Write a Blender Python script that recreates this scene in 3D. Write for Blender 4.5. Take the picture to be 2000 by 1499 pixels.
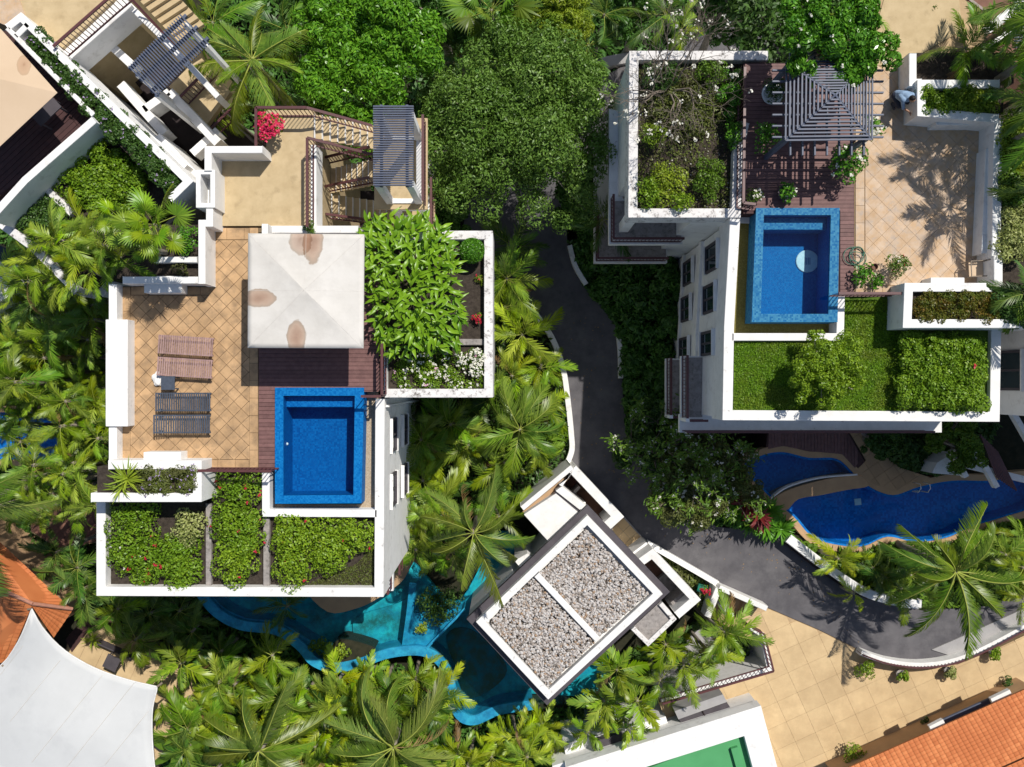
import bpy, bmesh, math, random
import numpy as np
from mathutils import Matrix, Vector

# ------------------------------------------------------------------ camera, sky, sun, exposure
for _o in list(bpy.data.objects): bpy.data.objects.remove(_o)
sc = bpy.context.scene
C = sc.collection
CAMZ, F = 40.0, 1619.0            # drone hovering 40 m above the lane, looking straight down
cam = bpy.data.cameras.new('camera'); cam.sensor_width = 36; cam.lens = 36 * F / 2000.0
cam.clip_start = 0.5; cam.clip_end = 3000
cob = bpy.data.objects.new('camera', cam); C.objects.link(cob); cob.location = (0, 0, CAMZ)
sc.camera = cob
SUN = Vector((0.42, 0.54, 1.0)).normalized()
w = bpy.data.worlds.new('World'); sc.world = w; w.use_nodes = True
nt = w.node_tree; bg = nt.nodes['Background']
sky = nt.nodes.new('ShaderNodeTexSky'); sky.sky_type = 'NISHITA'; sky.sun_disc = False
sky.sun_elevation = math.asin(SUN.z); sky.sun_rotation = math.atan2(SUN.x, SUN.y)
sky.air_density = 1.0; sky.dust_density = 1.0; sky.ozone_density = 1.0
nt.links.new(sky.outputs[0], bg.inputs[0]); bg.inputs[1].default_value = 0.09
sl = bpy.data.lights.new('sun', 'SUN'); sl.energy = 4.7; sl.angle = math.radians(0.53); sl.color = (1.0, 0.95, 0.87)
so = bpy.data.objects.new('sun', sl); C.objects.link(so)
so.rotation_euler = (-SUN).to_track_quat('-Z', 'Y').to_euler(); so.location = (20, 25, 60)
sc.view_settings.view_transform = 'Standard'; sc.view_settings.look = 'None'
sc.view_settings.exposure = 0.0; sc.view_settings.gamma = 1.0
sc.cycles.max_bounces = 6; sc.cycles.diffuse_bounces = 3; sc.cycles.transparent_max_bounces = 12
sc.cycles.use_denoising = True

# ------------------------------------------------------------------ helpers
R = random.Random(7); NR = np.random.default_rng(7)
def P(px, py, z):
    k = (CAMZ - z) / F
    return ((px - 1000) * k, (750 - py) * k)
def P3(px, py, z): return (*P(px, py, z), z)
def RC(x0, y0, x1, y1): return [(x0, y0), (x1, y0), (x1, y1), (x0, y1)]

def tag(o, label=None, cat=None, group=None, kind=None):
    if label: o['label'] = label
    if cat: o['category'] = cat
    if group: o['group'] = group
    if kind: o['kind'] = kind
    return o
def E(name, loc, label, cat, group=None, rz=0.0):
    o = bpy.data.objects.new(name, None); C.objects.link(o); o.empty_display_size = .2
    o.location = loc; o.rotation_euler = (0, 0, rz)
    return tag(o, label, cat, group)
def attach(o, parent, local=False):
    if parent is not None:
        o.parent = parent
        if not local and parent.type == 'EMPTY':
            o.matrix_parent_inverse = (Matrix.Translation(parent.location) @ Matrix.Rotation(parent.rotation_euler.z, 4, 'Z')).inverted()
    return o
def link(name, me, parent=None, local=False, loc=None, rot=None):
    o = bpy.data.objects.new(name, me); C.objects.link(o)
    if loc is not None: o.location = loc
    if rot is not None: o.rotation_euler = rot
    return attach(o, parent, local)

class MB:
    def __init__(s): s.v = []; s.f = []; s.mi = []; s.cur = 0
    def add(s, vs, fs):
        b = len(s.v); s.v += [tuple(p) for p in vs]
        for f in fs: s.f.append([i + b for i in f]); s.mi.append(s.cur)
        return s
    def prism(s, xy, z0, z1, bottom=True):
        a = sum(xy[i][0]*xy[(i+1) % len(xy)][1]-xy[(i+1) % len(xy)][0]*xy[i][1] for i in range(len(xy)))
        if a < 0: xy = xy[::-1]
        n = len(xy)
        vs = [(x, y, z0) for x, y in xy] + [(x, y, z1) for x, y in xy]
        fs = [list(range(n, 2*n))] + [[i, (i+1) % n, n+(i+1) % n, n+i] for i in range(n)]
        if bottom: fs.append(list(range(n))[::-1])
        return s.add(vs, fs)
    def box(s, c, d, rz=0.0):
        ca, sa = math.cos(rz), math.sin(rz); hx, hy = d[0]/2, d[1]/2
        xy = [(c[0]+x*ca-y*sa, c[1]+x*sa+y*ca) for x, y in ((-hx,-hy),(hx,-hy),(hx,hy),(-hx,hy))]
        return s.prism(xy, c[2]-d[2]/2, c[2]+d[2]/2)
    def beam(s, p, q, w, h):
        p, q = Vector(p), Vector(q); d = (q-p).normalized()
        up = Vector((0,0,1)) if abs(d.z) < .95 else Vector((1,0,0))
        sd = d.cross(up).normalized()*w/2; u = sd.cross(d).normalized()*h/2
        vs = [p-sd-u, p+sd-u, p+sd+u, p-sd+u, q-sd-u, q+sd-u, q+sd+u, q-sd+u]
        return s.add(vs, [[0,1,2,3][::-1],[4,5,6,7],[0,1,5,4],[1,2,6,5],[2,3,7,6],[3,0,4,7]][0:6])
    def tube(s, pts, rs, n=6):
        pts = [Vector(p) for p in pts]; rings = []
        for i, p in enumerate(pts):
            d = (pts[min(i+1, len(pts)-1)] - pts[max(i-1, 0)]).normalized()
            up = Vector((0,0,1)) if abs(d.z) < .9 else Vector((1,0,0))
            a = d.cross(up).normalized(); b = a.cross(d)
            r = rs[i] if hasattr(rs, '__len__') else rs
            rings.append([p + a*math.cos(2*math.pi*k/n)*r + b*math.sin(2*math.pi*k/n)*r for k in range(n)])
        vs = [q for r_ in rings for q in r_]; fs = []
        for i in range(len(pts)-1):
            for k in range(n): fs.append([i*n+k, i*n+(k+1) % n, (i+1)*n+(k+1) % n, (i+1)*n+k])
        fs.append(list(range(n))[::-1]); fs.append([(len(pts)-1)*n+k for k in range(n)])
        return s.add(vs, fs)
    def lathe(s, c, prof, n=16):
        vs = []; fs = []
        for r, z in prof:
            for k in range(n): vs.append((c[0]+r*math.cos(2*math.pi*k/n), c[1]+r*math.sin(2*math.pi*k/n), c[2]+z))
        for i in range(len(prof)-1):
            for k in range(n): fs.append([i*n+k, i*n+(k+1) % n, (i+1)*n+(k+1) % n, (i+1)*n+k])
        fs.append(list(range(n))[::-1]); fs.append([(len(prof)-1)*n+k for k in range(n)])
        return s.add(vs, fs)
    def mesh(s, name, mats, smooth=False):
        me = bpy.data.meshes.new(name); me.from_pydata(s.v, [], s.f)
        for m in (mats if isinstance(mats, (list, tuple)) else [mats]): me.materials.append(m)
        if any(s.mi): me.polygons.foreach_set('material_index', s.mi)
        if smooth: me.polygons.foreach_set('use_smooth', [True]*len(me.polygons))
        me.update(); return me
    def build(s, name, mats, parent=None, local=False, loc=None, smooth=False):
        return link(name, s.mesh(name, mats, smooth), parent, local, loc)
def bevel(o, w=.012, seg=2):
    m = o.modifiers.new('bevel', 'BEVEL'); m.width = w; m.segments = seg; m.limit_method = 'ANGLE'; return o

def slab(name, px, z1, z0, mat, parent=None, bev=0):
    o = MB().prism([P(x, y, z1) for x, y in px], z0, z1).build(name, mat, parent)
    if bev: bevel(o, bev)
    return o
def offset_path(pts, wd, closed):
    n = len(pts); L = []; Rr = []
    for i in range(n):
        p = Vector(pts[i])
        a = Vector(pts[i-1]) if (i > 0 or closed) else None
        b = Vector(pts[(i+1) % n]) if (i < n-1 or closed) else None
        if a is None: d = (b-p).normalized(); m = Vector((-d.y, d.x)); k = 1
        elif b is None: d = (p-a).normalized(); m = Vector((-d.y, d.x)); k = 1
        else:
            d1 = (p-a).normalized(); d2 = (b-p).normalized()
            n1 = Vector((-d1.y, d1.x)); n2 = Vector((-d2.y, d2.x)); m = (n1+n2)
            if m.length < 1e-4: m = n1
            m.normalize(); k = 1/max(.35, m.dot(n1))
        L.append(p + m*wd/2*k); Rr.append(p - m*wd/2*k)
    return L, Rr
def wallmb(mb, pts, wd, z1, z0, closed=False):
    L, Rr = offset_path(pts, wd, closed); n = len(pts)
    z1s = z1 if hasattr(z1, '__len__') else [z1]*n
    z0s = z0 if hasattr(z0, '__len__') else [z0]*n
    vs = []
    for i in range(n):
        vs += [(L[i].x, L[i].y, z0s[i]), (Rr[i].x, Rr[i].y, z0s[i]), (Rr[i].x, Rr[i].y, z1s[i]), (L[i].x, L[i].y, z1s[i])]
    fs = []
    for i in range(n if closed else n-1):
        a, b = 4*i, 4*((i+1) % n)
        for k in range(4): fs.append([a+k, a+(k+1) % 4, b+(k+1) % 4, b+k][::-1])
    if not closed: fs += [[0,1,2,3][::-1], [4*n-4, 4*n-3, 4*n-2, 4*n-1]]
    return mb.add(vs, fs)
def wall(name, px, wd, z1, z0, mat, parent=None, closed=False, bev=.015):
    o = wallmb(MB(), [P(x, y, z1) for x, y in px], wd, z1, z0, closed).build(name, mat, parent)
    if bev: bevel(o, bev)
    return o
def bez(pts, n=6, closed=False):
    """Catmull-Rom through the points"""
    out = []; m = len(pts)
    g = (lambda i: pts[i % m]) if closed else (lambda i: pts[min(max(i, 0), m-1)])
    for i in range(m if closed else m-1):
        p0, p1, p2, p3 = g(i-1), g(i), g(i+1), g(i+2)
        for k in range(n):
            t = k/n
            out.append(tuple(.5*((2*b)+(-a+c)*t+(2*a-5*b+4*c-d)*t*t+(-a+3*b-3*c+d)*t**3) for a, b, c, d in zip(p0, p1, p2, p3)))
    if not closed: out.append(tuple(pts[-1]))
    return out
def clip_poly(sub, x0, y0, x1, y1):
    for ax, lim, sg in ((0, x0, 1), (0, x1, -1), (1, y0, 1), (1, y1, -1)):
        out = []; n = len(sub)
        for i in range(n):
            a, b = sub[i-1], sub[i]; da, db = sg*(a[ax]-lim), sg*(b[ax]-lim)
            if (da >= 0) != (db >= 0):
                t = da/(da-db); out.append((a[0]+(b[0]-a[0])*t, a[1]+(b[1]-a[1])*t))
            if db >= 0: out.append(b)
        sub = out
        if len(sub) < 3: return []
    return sub
def area(p): return abs(sum(p[i-1][0]*p[i][1]-p[i][0]*p[i-1][1] for i in range(len(p))))/2
def pieces(name, poly, z, cw, ch, ang, mat, parent, th=.03, gap=.012, jit=.003, stagger=0.0, zfun=None):
    """lay single tiles / planks over a polygon (world xy)"""
    ca, sa = math.cos(-ang), math.sin(-ang)
    loc = [(x*ca-y*sa, x*sa+y*ca) for x, y in poly]
    xs = [p[0] for p in loc]; ys = [p[1] for p in loc]
    x00, y00 = min(xs), min(ys); cb, sb = math.cos(ang), math.sin(ang)
    hx, hy = (cw-gap)/2, (ch-gap)/2
    full = MB(); full.prism([(-hx,-hy),(hx,-hy),(hx,hy),(-hx,hy)], -th, 0); full = full.mesh(name, mat)
    for j in range(int((max(ys)-y00)/ch)+1):
        off = -(j % 2)*stagger*cw - (R.random()*stagger*cw if stagger > .9 else 0)
        for i in range(int((max(xs)-x00)/cw)+3):
            ax, ay = x00+off+i*cw+gap/2, y00+j*ch+gap/2
            c = clip_poly(loc, ax, ay, ax+cw-gap, ay+ch-gap)
            if not c or area(c) < .06*cw*ch: continue
            cx, cy = ax+hx, ay+hy
            wx, wy = cx*cb-cy*sb, cx*sb+cy*cb
            zz = z + R.uniform(0, jit)
            if area(c) > .995*(cw-gap)*(ch-gap): me = full
            else: me = MB().prism([(p[0]-cx, p[1]-cy) for p in c], -th, 0).mesh(name, mat)
            o = link(name, me, parent, loc=(wx, wy, zz), rot=(R.uniform(-1,1)*jit*.8, R.uniform(-1,1)*jit*.8, ang))

# ------------------------------------------------------------------ materials
MATS = {}
def nmat(name):
    m = bpy.data.materials.new(name); m.use_nodes = True; MATS[name] = m
    t = m.node_tree; return m, t, t.nodes['Principled BSDF']
def N(t, kind, **kw):
    n = t.nodes.new(kind)
    for k, v in kw.items(): setattr(n, k, v)
    return n
def ramp(t, fac, c1, c2, a=.35, b=.65):
    r = N(t, 'ShaderNodeValToRGB'); r.color_ramp.elements[0].position = a; r.color_ramp.elements[1].position = b
    r.color_ramp.elements[0].color = (*c1, 1); r.color_ramp.elements[1].color = (*c2, 1)
    t.links.new(fac, r.inputs[0]); return r.outputs[0]
def noise(t, scale, detail=5, rough=.6, vec=None):
    n = N(t, 'ShaderNodeTexNoise'); n.inputs['Scale'].default_value = scale; n.inputs['Detail'].default_value = detail
    n.inputs['Roughness'].default_value = rough
    if vec is not None: t.links.new(vec, n.inputs['Vector'])
    else:
        g = N(t, 'ShaderNodeNewGeometry'); t.links.new(g.outputs['Position'], n.inputs['Vector'])
    return n.outputs['Fac']
def mixc(t, fac, a, b, mode='MIX'):
    m = N(t, 'ShaderNodeMix', data_type='RGBA', blend_type=mode)
    for sock, val in ((m.inputs['Factor'], fac), (m.inputs['A'], a), (m.inputs['B'], b)):
        if hasattr(val, 'is_linked'): t.links.new(val, sock)
        elif hasattr(val, '__len__'): sock.default_value = (*val, 1)
        else: sock.default_value = val
    return m.outputs['Result']
def surf(name, c1, c2, scale=2.0, rough=.7, dirt=None, dirt_scale=1.2, dirt_lo=.55, dirt_hi=.75, bump=0.0, bump_scale=40, rnd=0.0, spec=.3, a=.35, b=.65):
    m, t, p = nmat(name)
    col = ramp(t, noise(t, scale), c1, c2, a, b)
    if rnd:
        oi = N(t, 'ShaderNodeObjectInfo'); mr = N(t, 'ShaderNodeMapRange')
        mr.inputs['To Min'].default_value = 1-rnd; mr.inputs['To Max'].default_value = 1+rnd
        t.links.new(oi.outputs['Random'], mr.inputs['Value'])
        cc = N(t, 'ShaderNodeCombineColor')
        for k in range(3): t.links.new(mr.outputs[0], cc.inputs[k])
        col = mixc(t, 1.0, col, cc.outputs[0], 'MULTIPLY')
    if dirt:
        f = ramp(t, noise(t, dirt_scale, 8, .7), (0,0,0), (1,1,1), dirt_lo, dirt_hi)
        col = mixc(t, f, col, dirt)
    t.links.new(col, p.inputs['Base Color']); p.inputs['Roughness'].default_value = rough
    p.inputs['Specular IOR Level'].default_value = spec
    if bump:
        bn = N(t, 'ShaderNodeBump'); bn.inputs['Strength'].default_value = bump; bn.inputs['Distance'].default_value = .02
        t.links.new(noise(t, bump_scale, 4), bn.inputs['Height']); t.links.new(bn.outputs[0], p.inputs['Normal'])
    return m
def leafm(name, c1, c2, c3=None, trans=.3, rough=.45, clump=.6, orand=0.0):
    """leaf: colour varies leaf by leaf (random per island) and in soft clumps"""
    m, t, p = nmat(name)
    g = N(t, 'ShaderNodeNewGeometry')
    col = ramp(t, g.outputs['Random Per Island'], c1, c2, 0, 1)
    if c3: 
        f = ramp(t, noise(t, clump, 3), (0,0,0), (1,1,1), .45, .65)
        col = mixc(t, f, col, c3)
    if orand:
        oi = N(t, 'ShaderNodeObjectInfo'); hs = N(t, 'ShaderNodeHueSaturation')
        for nm, lo, hi, k in (('Hue', .5-.016*orand, .5+.034*orand, 1), ('Value', 1-.4*orand, 1+.25*orand, 7.3), ('Saturation', 1.05, 1-.08*orand, 3.7)):
            q = N(t, 'ShaderNodeMath', operation='MULTIPLY'); t.links.new(oi.outputs['Random'], q.inputs[0]); q.inputs[1].default_value = k
            fq = N(t, 'ShaderNodeMath', operation='FRACT'); t.links.new(q.outputs[0], fq.inputs[0])
            mr = N(t, 'ShaderNodeMapRange'); mr.inputs['To Min'].default_value = lo; mr.inputs['To Max'].default_value = hi
            t.links.new(fq.outputs[0], mr.inputs['Value']); t.links.new(mr.outputs[0], hs.inputs[nm])
        t.links.new(col, hs.inputs['Color']); col = hs.outputs[0]
    t.links.new(col, p.inputs['Base Color']); p.inputs['Roughness'].default_value = rough
    p.inputs['Specular IOR Level'].default_value = .35
    tr = N(t, 'ShaderNodeBsdfTranslucent'); t.links.new(mixc(t, 1.0, col, (1.0, 1.0, .45), 'MULTIPLY'), tr.inputs[0])
    mx = N(t, 'ShaderNodeMixShader'); mx.inputs[0].default_value = trans
    t.links.new(p.outputs[0], mx.inputs[1]); t.links.new(tr.outputs[0], mx.inputs[2])
    t.links.new(mx.outputs[0], t.nodes['Material Output'].inputs[0])
    return m
def water(name, tint, rough=.03, bump=.12, scale=3.0, murk=None, mfac=0.0):
    m, t, p = nmat(name); t.nodes.remove(p)
    tr = N(t, 'ShaderNodeBsdfTransparent'); tr.inputs[0].default_value = (*tint, 1)
    gl = N(t, 'ShaderNodeBsdfGlossy'); gl.inputs['Roughness'].default_value = rough
    fr = N(t, 'ShaderNodeFresnel'); fr.inputs[0].default_value = 1.33
    bn = N(t, 'ShaderNodeBump'); bn.inputs['Strength'].default_value = bump; bn.inputs['Distance'].default_value = .05
    t.links.new(noise(t, scale, 3, .55), bn.inputs['Height'])
    t.links.new(bn.outputs[0], gl.inputs['Normal']); t.links.new(bn.outputs[0], fr.inputs['Normal'])
    base = tr.outputs[0]
    if murk:
        df = N(t, 'ShaderNodeBsdfDiffuse'); df.inputs[0].default_value = (*murk, 1)
        m2 = N(t, 'ShaderNodeMixShader'); m2.inputs[0].default_value = mfac
        t.links.new(base, m2.inputs[1]); t.links.new(df.outputs[0], m2.inputs[2]); base = m2.outputs[0]
    mx = N(t, 'ShaderNodeMixShader'); t.links.new(fr.outputs[0], mx.inputs[0])
    t.links.new(base, mx.inputs[1]); t.links.new(gl.outputs[0], mx.inputs[2])
    t.links.new(mx.outputs[0], t.nodes['Material Output'].inputs[0]); return m
def mosaic(name, c1, c2, size=.05, c3=None):
    """small glass mosaic: each chip its own colour"""
    m, t, p = nmat(name)
    g = N(t, 'ShaderNodeNewGeometry'); sn = N(t, 'ShaderNodeVectorMath', operation='SNAP'); sn.inputs[1].default_value = (size,)*3
    ad = N(t, 'ShaderNodeVectorMath', operation='ADD'); ad.inputs[1].default_value = (.013, .017, .011)
    t.links.new(g.outputs['Position'], ad.inputs[0]); t.links.new(ad.outputs[0], sn.inputs[0])
    wn = N(t, 'ShaderNodeTexWhiteNoise'); t.links.new(sn.outputs[0], wn.inputs['Vector'])
    col = ramp(t, wn.outputs['Value'], c1, c2, 0, 1)
    if c3: col = mixc(t, ramp(t, noise(t, 1.2, 4), (0,0,0), (1,1,1), .5, .7), col, c3)
    t.links.new(col, p.inputs['Base Color']); p.inputs['Roughness'].default_value = .5; p.inputs['Specular IOR Level'].default_value = .08; return m

M = {}
M['white'] = surf('white_render', (.76,.755,.74), (.82,.815,.80), 1.5, .8, dirt=(.44,.42,.39), dirt_scale=2.2, dirt_lo=.54, dirt_hi=.86, bump=.08, bump_scale=60)
M['cope'] = surf('white_coping', (.70,.69,.67), (.80,.79,.77), 2.4, .8, dirt=(.24,.23,.21), dirt_scale=4.5, dirt_lo=.60, dirt_hi=.76, bump=.08)
M['grim'] = surf('weathered_coping', (.66,.64,.63), (.76,.74,.72), 2.0, .85, dirt=(.16,.14,.13), dirt_scale=6, dirt_lo=.52, dirt_hi=.66, bump=.1)
M['conc'] = surf('old_concrete', (.36,.33,.31), (.25,.23,.22), 5, .9, dirt=(.09,.08,.07), dirt_scale=6, dirt_lo=.5, dirt_hi=.75, bump=.3)
M['screed'] = surf('sand_screed', (.54,.42,.25), (.46,.35,.20), 2.2, .9, dirt=(.30,.22,.12), dirt_scale=2.4, dirt_lo=.55, dirt_hi=.85, bump=.15)
M['tileL'] = surf('ochre_terrace_tile', (.55,.355,.19), (.41,.26,.135), 1.6, .75, dirt=(.14,.10,.065), dirt_scale=2.2, dirt_lo=.45, dirt_hi=.84, rnd=.09, bump=.15)
M['tileR'] = surf('rose_terrace_tile', (.56,.43,.315), (.50,.335,.195), 2.6, .75, dirt=(.40,.34,.29), dirt_scale=4.0, dirt_lo=.5, dirt_hi=.72, rnd=.07, bump=.15)
M['grout'] = surf('dark_grout', (.10,.075,.05), (.24,.17,.10), 1.2, .95)
M['groutR'] = surf('pale_grout', (.40,.285,.165), (.50,.36,.21), 3, .95)
M['plaza'] = surf('sandstone_slab', (.60,.445,.25), (.53,.385,.215), 1.3, .8, dirt=(.42,.30,.165), dirt_scale=.8, dirt_lo=.42, dirt_hi=.8, rnd=.06, bump=.12)
M['deck'] = surf('red_brown_decking', (.19,.10,.092), (.145,.074,.07), 6, .6, rnd=.14, bump=.1)
M['deckdark'] = surf('dark_decking', (.075,.035,.034), (.055,.028,.028), 5, .7, rnd=.12)
M['rail'] = surf('maroon_paint', (.105,.036,.036), (.085,.030,.032), 5, .45, spec=.5)
M['slat'] = surf('blue_grey_paint', (.10,.118,.17), (.085,.10,.145), 5, .5)
M['soil'] = surf('dark_soil', (.030,.023,.018), (.060,.047,.037), 9, .95, dirt=(.12,.10,.085), dirt_scale=16, dirt_lo=.62, dirt_hi=.72, bump=.6, bump_scale=25)
M['earth'] = surf('garden_earth', (.018,.020,.010), (.034,.032,.018), 3, .95, bump=.5, bump_scale=8)
M['asph'] = surf('asphalt', (.104,.099,.107), (.138,.132,.138), .7, .9, dirt=(.072,.069,.076), dirt_scale=1.1, dirt_lo=.42, dirt_hi=.72, bump=.25, bump_scale=90)
M['pave'] = surf('grey_pavement', (.30,.29,.29), (.36,.35,.345), 1.5, .9, bump=.15)
M['canvas'] = surf('cream_canvas', (.60,.575,.53), (.64,.615,.575), .8, .8, dirt=(.51,.485,.445), dirt_scale=1.3, dirt_lo=.42, dirt_hi=.8, bump=.5, bump_scale=2.5)
M['tan'] = surf('tan_canvas', (.56,.42,.285), (.60,.455,.315), .7, .8)
M['sail'] = surf('white_sail_cloth', (.53,.54,.54), (.57,.58,.58), .7, .7, dirt=(.48,.49,.495), dirt_scale=.5)
M['glass'] = nmat('window_glass')[0]
_p = M['glass'].node_tree.nodes['Principled BSDF']; _p.inputs['Base Color'].default_value = (.02,.035,.04,1); _p.inputs['Roughness'].default_value = .06
M['dark'] = surf('charcoal_fascia', (.062,.055,.064), (.085,.075,.085), 2, .7)
M['dim'] = surf('dark_interior', (.022,.016,.017), (.035,.026,.026), 2, .9)  # near-black; on the top left stair pit it paints in the shade
M['redroof'] = leafm('terracotta_tile', (.48,.145,.045), (.68,.25,.09), (.50,.155,.05), trans=0.0, rough=.75, clump=.35)
M['green'] = surf('green_roof_paint', (.075,.30,.115), (.085,.33,.13), 1.0, .6)
M['teal'] = surf('green_pot_glaze', (.02,.18,.13), (.03,.22,.16), 3, .3)
M['clay'] = surf('clay_pot', (.16,.08,.055), (.2,.10,.07), 4, .8)
M['gravel'] = surf('gravel_bed', (.48,.38,.27), (.30,.23,.15), 22, .9, dirt=(.62,.55,.45), dirt_scale=35, dirt_lo=.55, dirt_hi=.65, bump=.6, bump_scale=40)
M['algae'] = surf('algae_gravel', (.22,.19,.05), (.14,.12,.03), 18, .9, dirt=(.34,.30,.14), dirt_scale=30, dirt_lo=.58, dirt_hi=.66, bump=.6, bump_scale=40)
M['mosL'] = mosaic('royal_blue_mosaic', (.000,.07,.26), (.002,.125,.38), .06, (.001,.09,.305))
M['rimL'] = mosaic('azure_rim_mosaic', (.000,.10,.34), (.008,.18,.47), .05)
M['mosR'] = mosaic('mid_blue_mosaic', (.000,.10,.30), (.003,.15,.39), .055, (.001,.115,.335))
M['rimR'] = mosaic('pale_blue_rim_mosaic', (.004,.105,.28), (.055,.23,.38), .06)
M['mosD'] = mosaic('navy_mosaic', (.003,.11,.40), (.008,.21,.62), .09, (.003,.15,.50))
M['lag'] = surf('lagoon_paint', (.006,.26,.40), (.02,.50,.58), 2.2, .6, dirt=(.012,.12,.12), dirt_scale=.8, dirt_lo=.45, dirt_hi=.66)
M['lagrim'] = surf('lagoon_rim_paint', (.012,.21,.42), (.03,.36,.56), 3.0, .5, dirt=(.012,.13,.24), dirt_scale=2.2, dirt_lo=.48, dirt_hi=.72)
M['weed'] = surf('lagoon_weed', (.06,.10,.06), (.015,.16,.20), 1.6, .9, a=.4, b=.6)
M['water'] = water('pool_water', (.80,.93,.98), rough=.0, bump=.035, scale=3)
M['lagwater'] = water('lagoon_water', (.74,.93,.93), rough=.0, bump=.08, scale=2.5, murk=(.01,.12,.14), mfac=.06)
M['cop'] = surf('sandstone_coping', (.46,.30,.17), (.40,.26,.15), 2, .8, rnd=.1, bump=.2)
M['trunk'] = surf('palm_bark', (.20,.17,.13), (.30,.27,.22), 6, .95, bump=.4, bump_scale=20)
M['bark'] = surf('grey_bark', (.26,.22,.18), (.36,.32,.27), 8, .9, bump=.3)
M['twig'] = surf('grey_brown_twig', (.15,.12,.095), (.21,.175,.14), 8, .9)
M['rachis'] = surf('yellow_green_stalk', (.28,.33,.05), (.34,.38,.08), 3, .6)
M['stone'] = None
def stonem():
    m, t, p = nmat('pale_roof_pebble')
    g = N(t, 'ShaderNodeNewGeometry'); r = N(t, 'ShaderNodeValToRGB'); cr = r.color_ramp
    cr.elements[0].color = (.13,.11,.09,1); cr.elements[1].color = (.54,.52,.50,1)
    for pos, c in ((.2,(.32,.28,.25,1)), (.3,(.33,.21,.12,1)), (.36,(.42,.38,.35,1)), (.7,(.48,.45,.43,1))):
        e = cr.elements.new(pos); e.color = c
    t.links.new(g.outputs['Random Per Island'], r.inputs[0]); t.links.new(r.outputs[0], p.inputs['Base Color'])
    p.inputs['Roughness'].default_value = .85; return m
M['stone'] = stonem()
# plants
M['lf_bright'] = leafm('bright_leaf', (.13,.25,.012), (.30,.44,.025), trans=.25)
M['lf_ginger'] = leafm('ginger_leaf', (.095,.235,.010), (.25,.43,.02), trans=.25, rough=.35)
M['lf_mid'] = leafm('mid_green_leaf', (.07,.155,.014), (.165,.28,.025), (.10,.19,.014), trans=.22)
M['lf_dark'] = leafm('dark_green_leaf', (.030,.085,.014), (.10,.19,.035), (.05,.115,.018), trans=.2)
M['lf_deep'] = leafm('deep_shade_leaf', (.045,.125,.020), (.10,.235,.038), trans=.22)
M['lf_gloss'] = leafm('glossy_leaf', (.050,.18,.014), (.15,.36,.028), trans=.22, rough=.28)
M['lf_canopy'] = leafm('olive_canopy_leaf', (.075,.165,.024), (.22,.36,.065), (.12,.23,.032), trans=.24)
M['lf_tree'] = leafm('sunlit_tree_leaf', (.07,.22,.014), (.20,.43,.03), trans=.25, rough=.3)
M['lf_dry'] = leafm('dry_frond', (.22,.13,.05), (.34,.22,.10), trans=.15)
M['lf_hedge'] = leafm('hedge_leaf', (.11,.23,.012), (.26,.40,.025), (.15,.28,.014), trans=.25, clump=1.2)
M['lf_yel'] = leafm('yellow_green_leaf', (.20,.30,.015), (.38,.46,.04), (.16,.27,.02), trans=.25)
M['lf_cream'] = leafm('variegated_leaf', (.24,.30,.07), (.48,.50,.20), trans=.25)
M['lf_rust'] = leafm('rusty_hedge_leaf', (.10,.13,.012), (.23,.13,.02), (.10,.14,.015), trans=.2, clump=1.5)
M['lf_red'] = leafm('red_leaf', (.10,.012,.012), (.22,.03,.03), trans=.2)
M['lf_olive'] = leafm('olive_dry_leaf', (.085,.12,.022), (.19,.225,.05), (.12,.13,.04), trans=.2, clump=1.5)
M['grass'] = leafm('lawn_blade', (.11,.25,.008), (.22,.40,.018), (.19,.27,.02), trans=.2, clump=.9)
M['turf'] = surf('lawn_ground', (.05,.12,.01), (.10,.15,.02), 2.2, .95, bump=.5, bump_scale=60)
M['fr_coco'] = leafm('coconut_frond', (.12,.18,.02), (.25,.30,.045), (.15,.23,.024), trans=.28, rough=.35, orand=1)
M['fr_areca'] = leafm('areca_frond', (.17,.27,.014), (.38,.48,.03), (.24,.34,.016), trans=.28, rough=.36, clump=.5, orand=1)
M['fr_yel'] = leafm('yellow_areca_frond', (.27,.37,.012), (.50,.57,.035), trans=.28, rough=.38, orand=.8)
M['fr_mid'] = leafm('green_feather_frond', (.11,.20,.014), (.26,.37,.026), (.15,.25,.014), trans=.26, rough=.36, orand=1)
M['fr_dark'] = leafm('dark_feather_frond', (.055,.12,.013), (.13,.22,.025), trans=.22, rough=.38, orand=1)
M['fr_fan'] = leafm('fan_palm_leaf', (.15,.27,.012), (.30,.42,.025), trans=.28, rough=.38, orand=.8)
M['fl_pink'] = leafm('pink_petal', (.62,.012,.075), (.74,.035,.13), trans=.2)
M['fl_red'] = leafm('red_petal', (.42,.008,.03), (.58,.02,.06), trans=.2)
M['fl_white'] = leafm('white_petal', (.72,.70,.60), (.82,.80,.74), trans=.2)
M['fl_lilac'] = leafm('lilac_petal', (.30,.22,.42), (.45,.36,.55), trans=.2)
M['fl_blush'] = leafm('blush_petal', (.70,.36,.50), (.80,.55,.65), trans=.2)
M['cloth'] = surf('pale_blue_shirt', (.26,.37,.52), (.21,.31,.46), 9, .85, bump=.3, bump_scale=20)
M['jean'] = surf('dark_trousers', (.03,.035,.055), (.045,.05,.075), 8, .9)
M['hair'] = surf('black_hair', (.008,.007,.007), (.015,.012,.012), 20, .6)
M['skin'] = surf('tan_skin', (.36,.20,.13), (.40,.23,.15), 8, .6)
M['woodp'] = surf('pink_grey_teak', (.37,.245,.225), (.29,.185,.17), 12, .75, rnd=.14)
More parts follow.
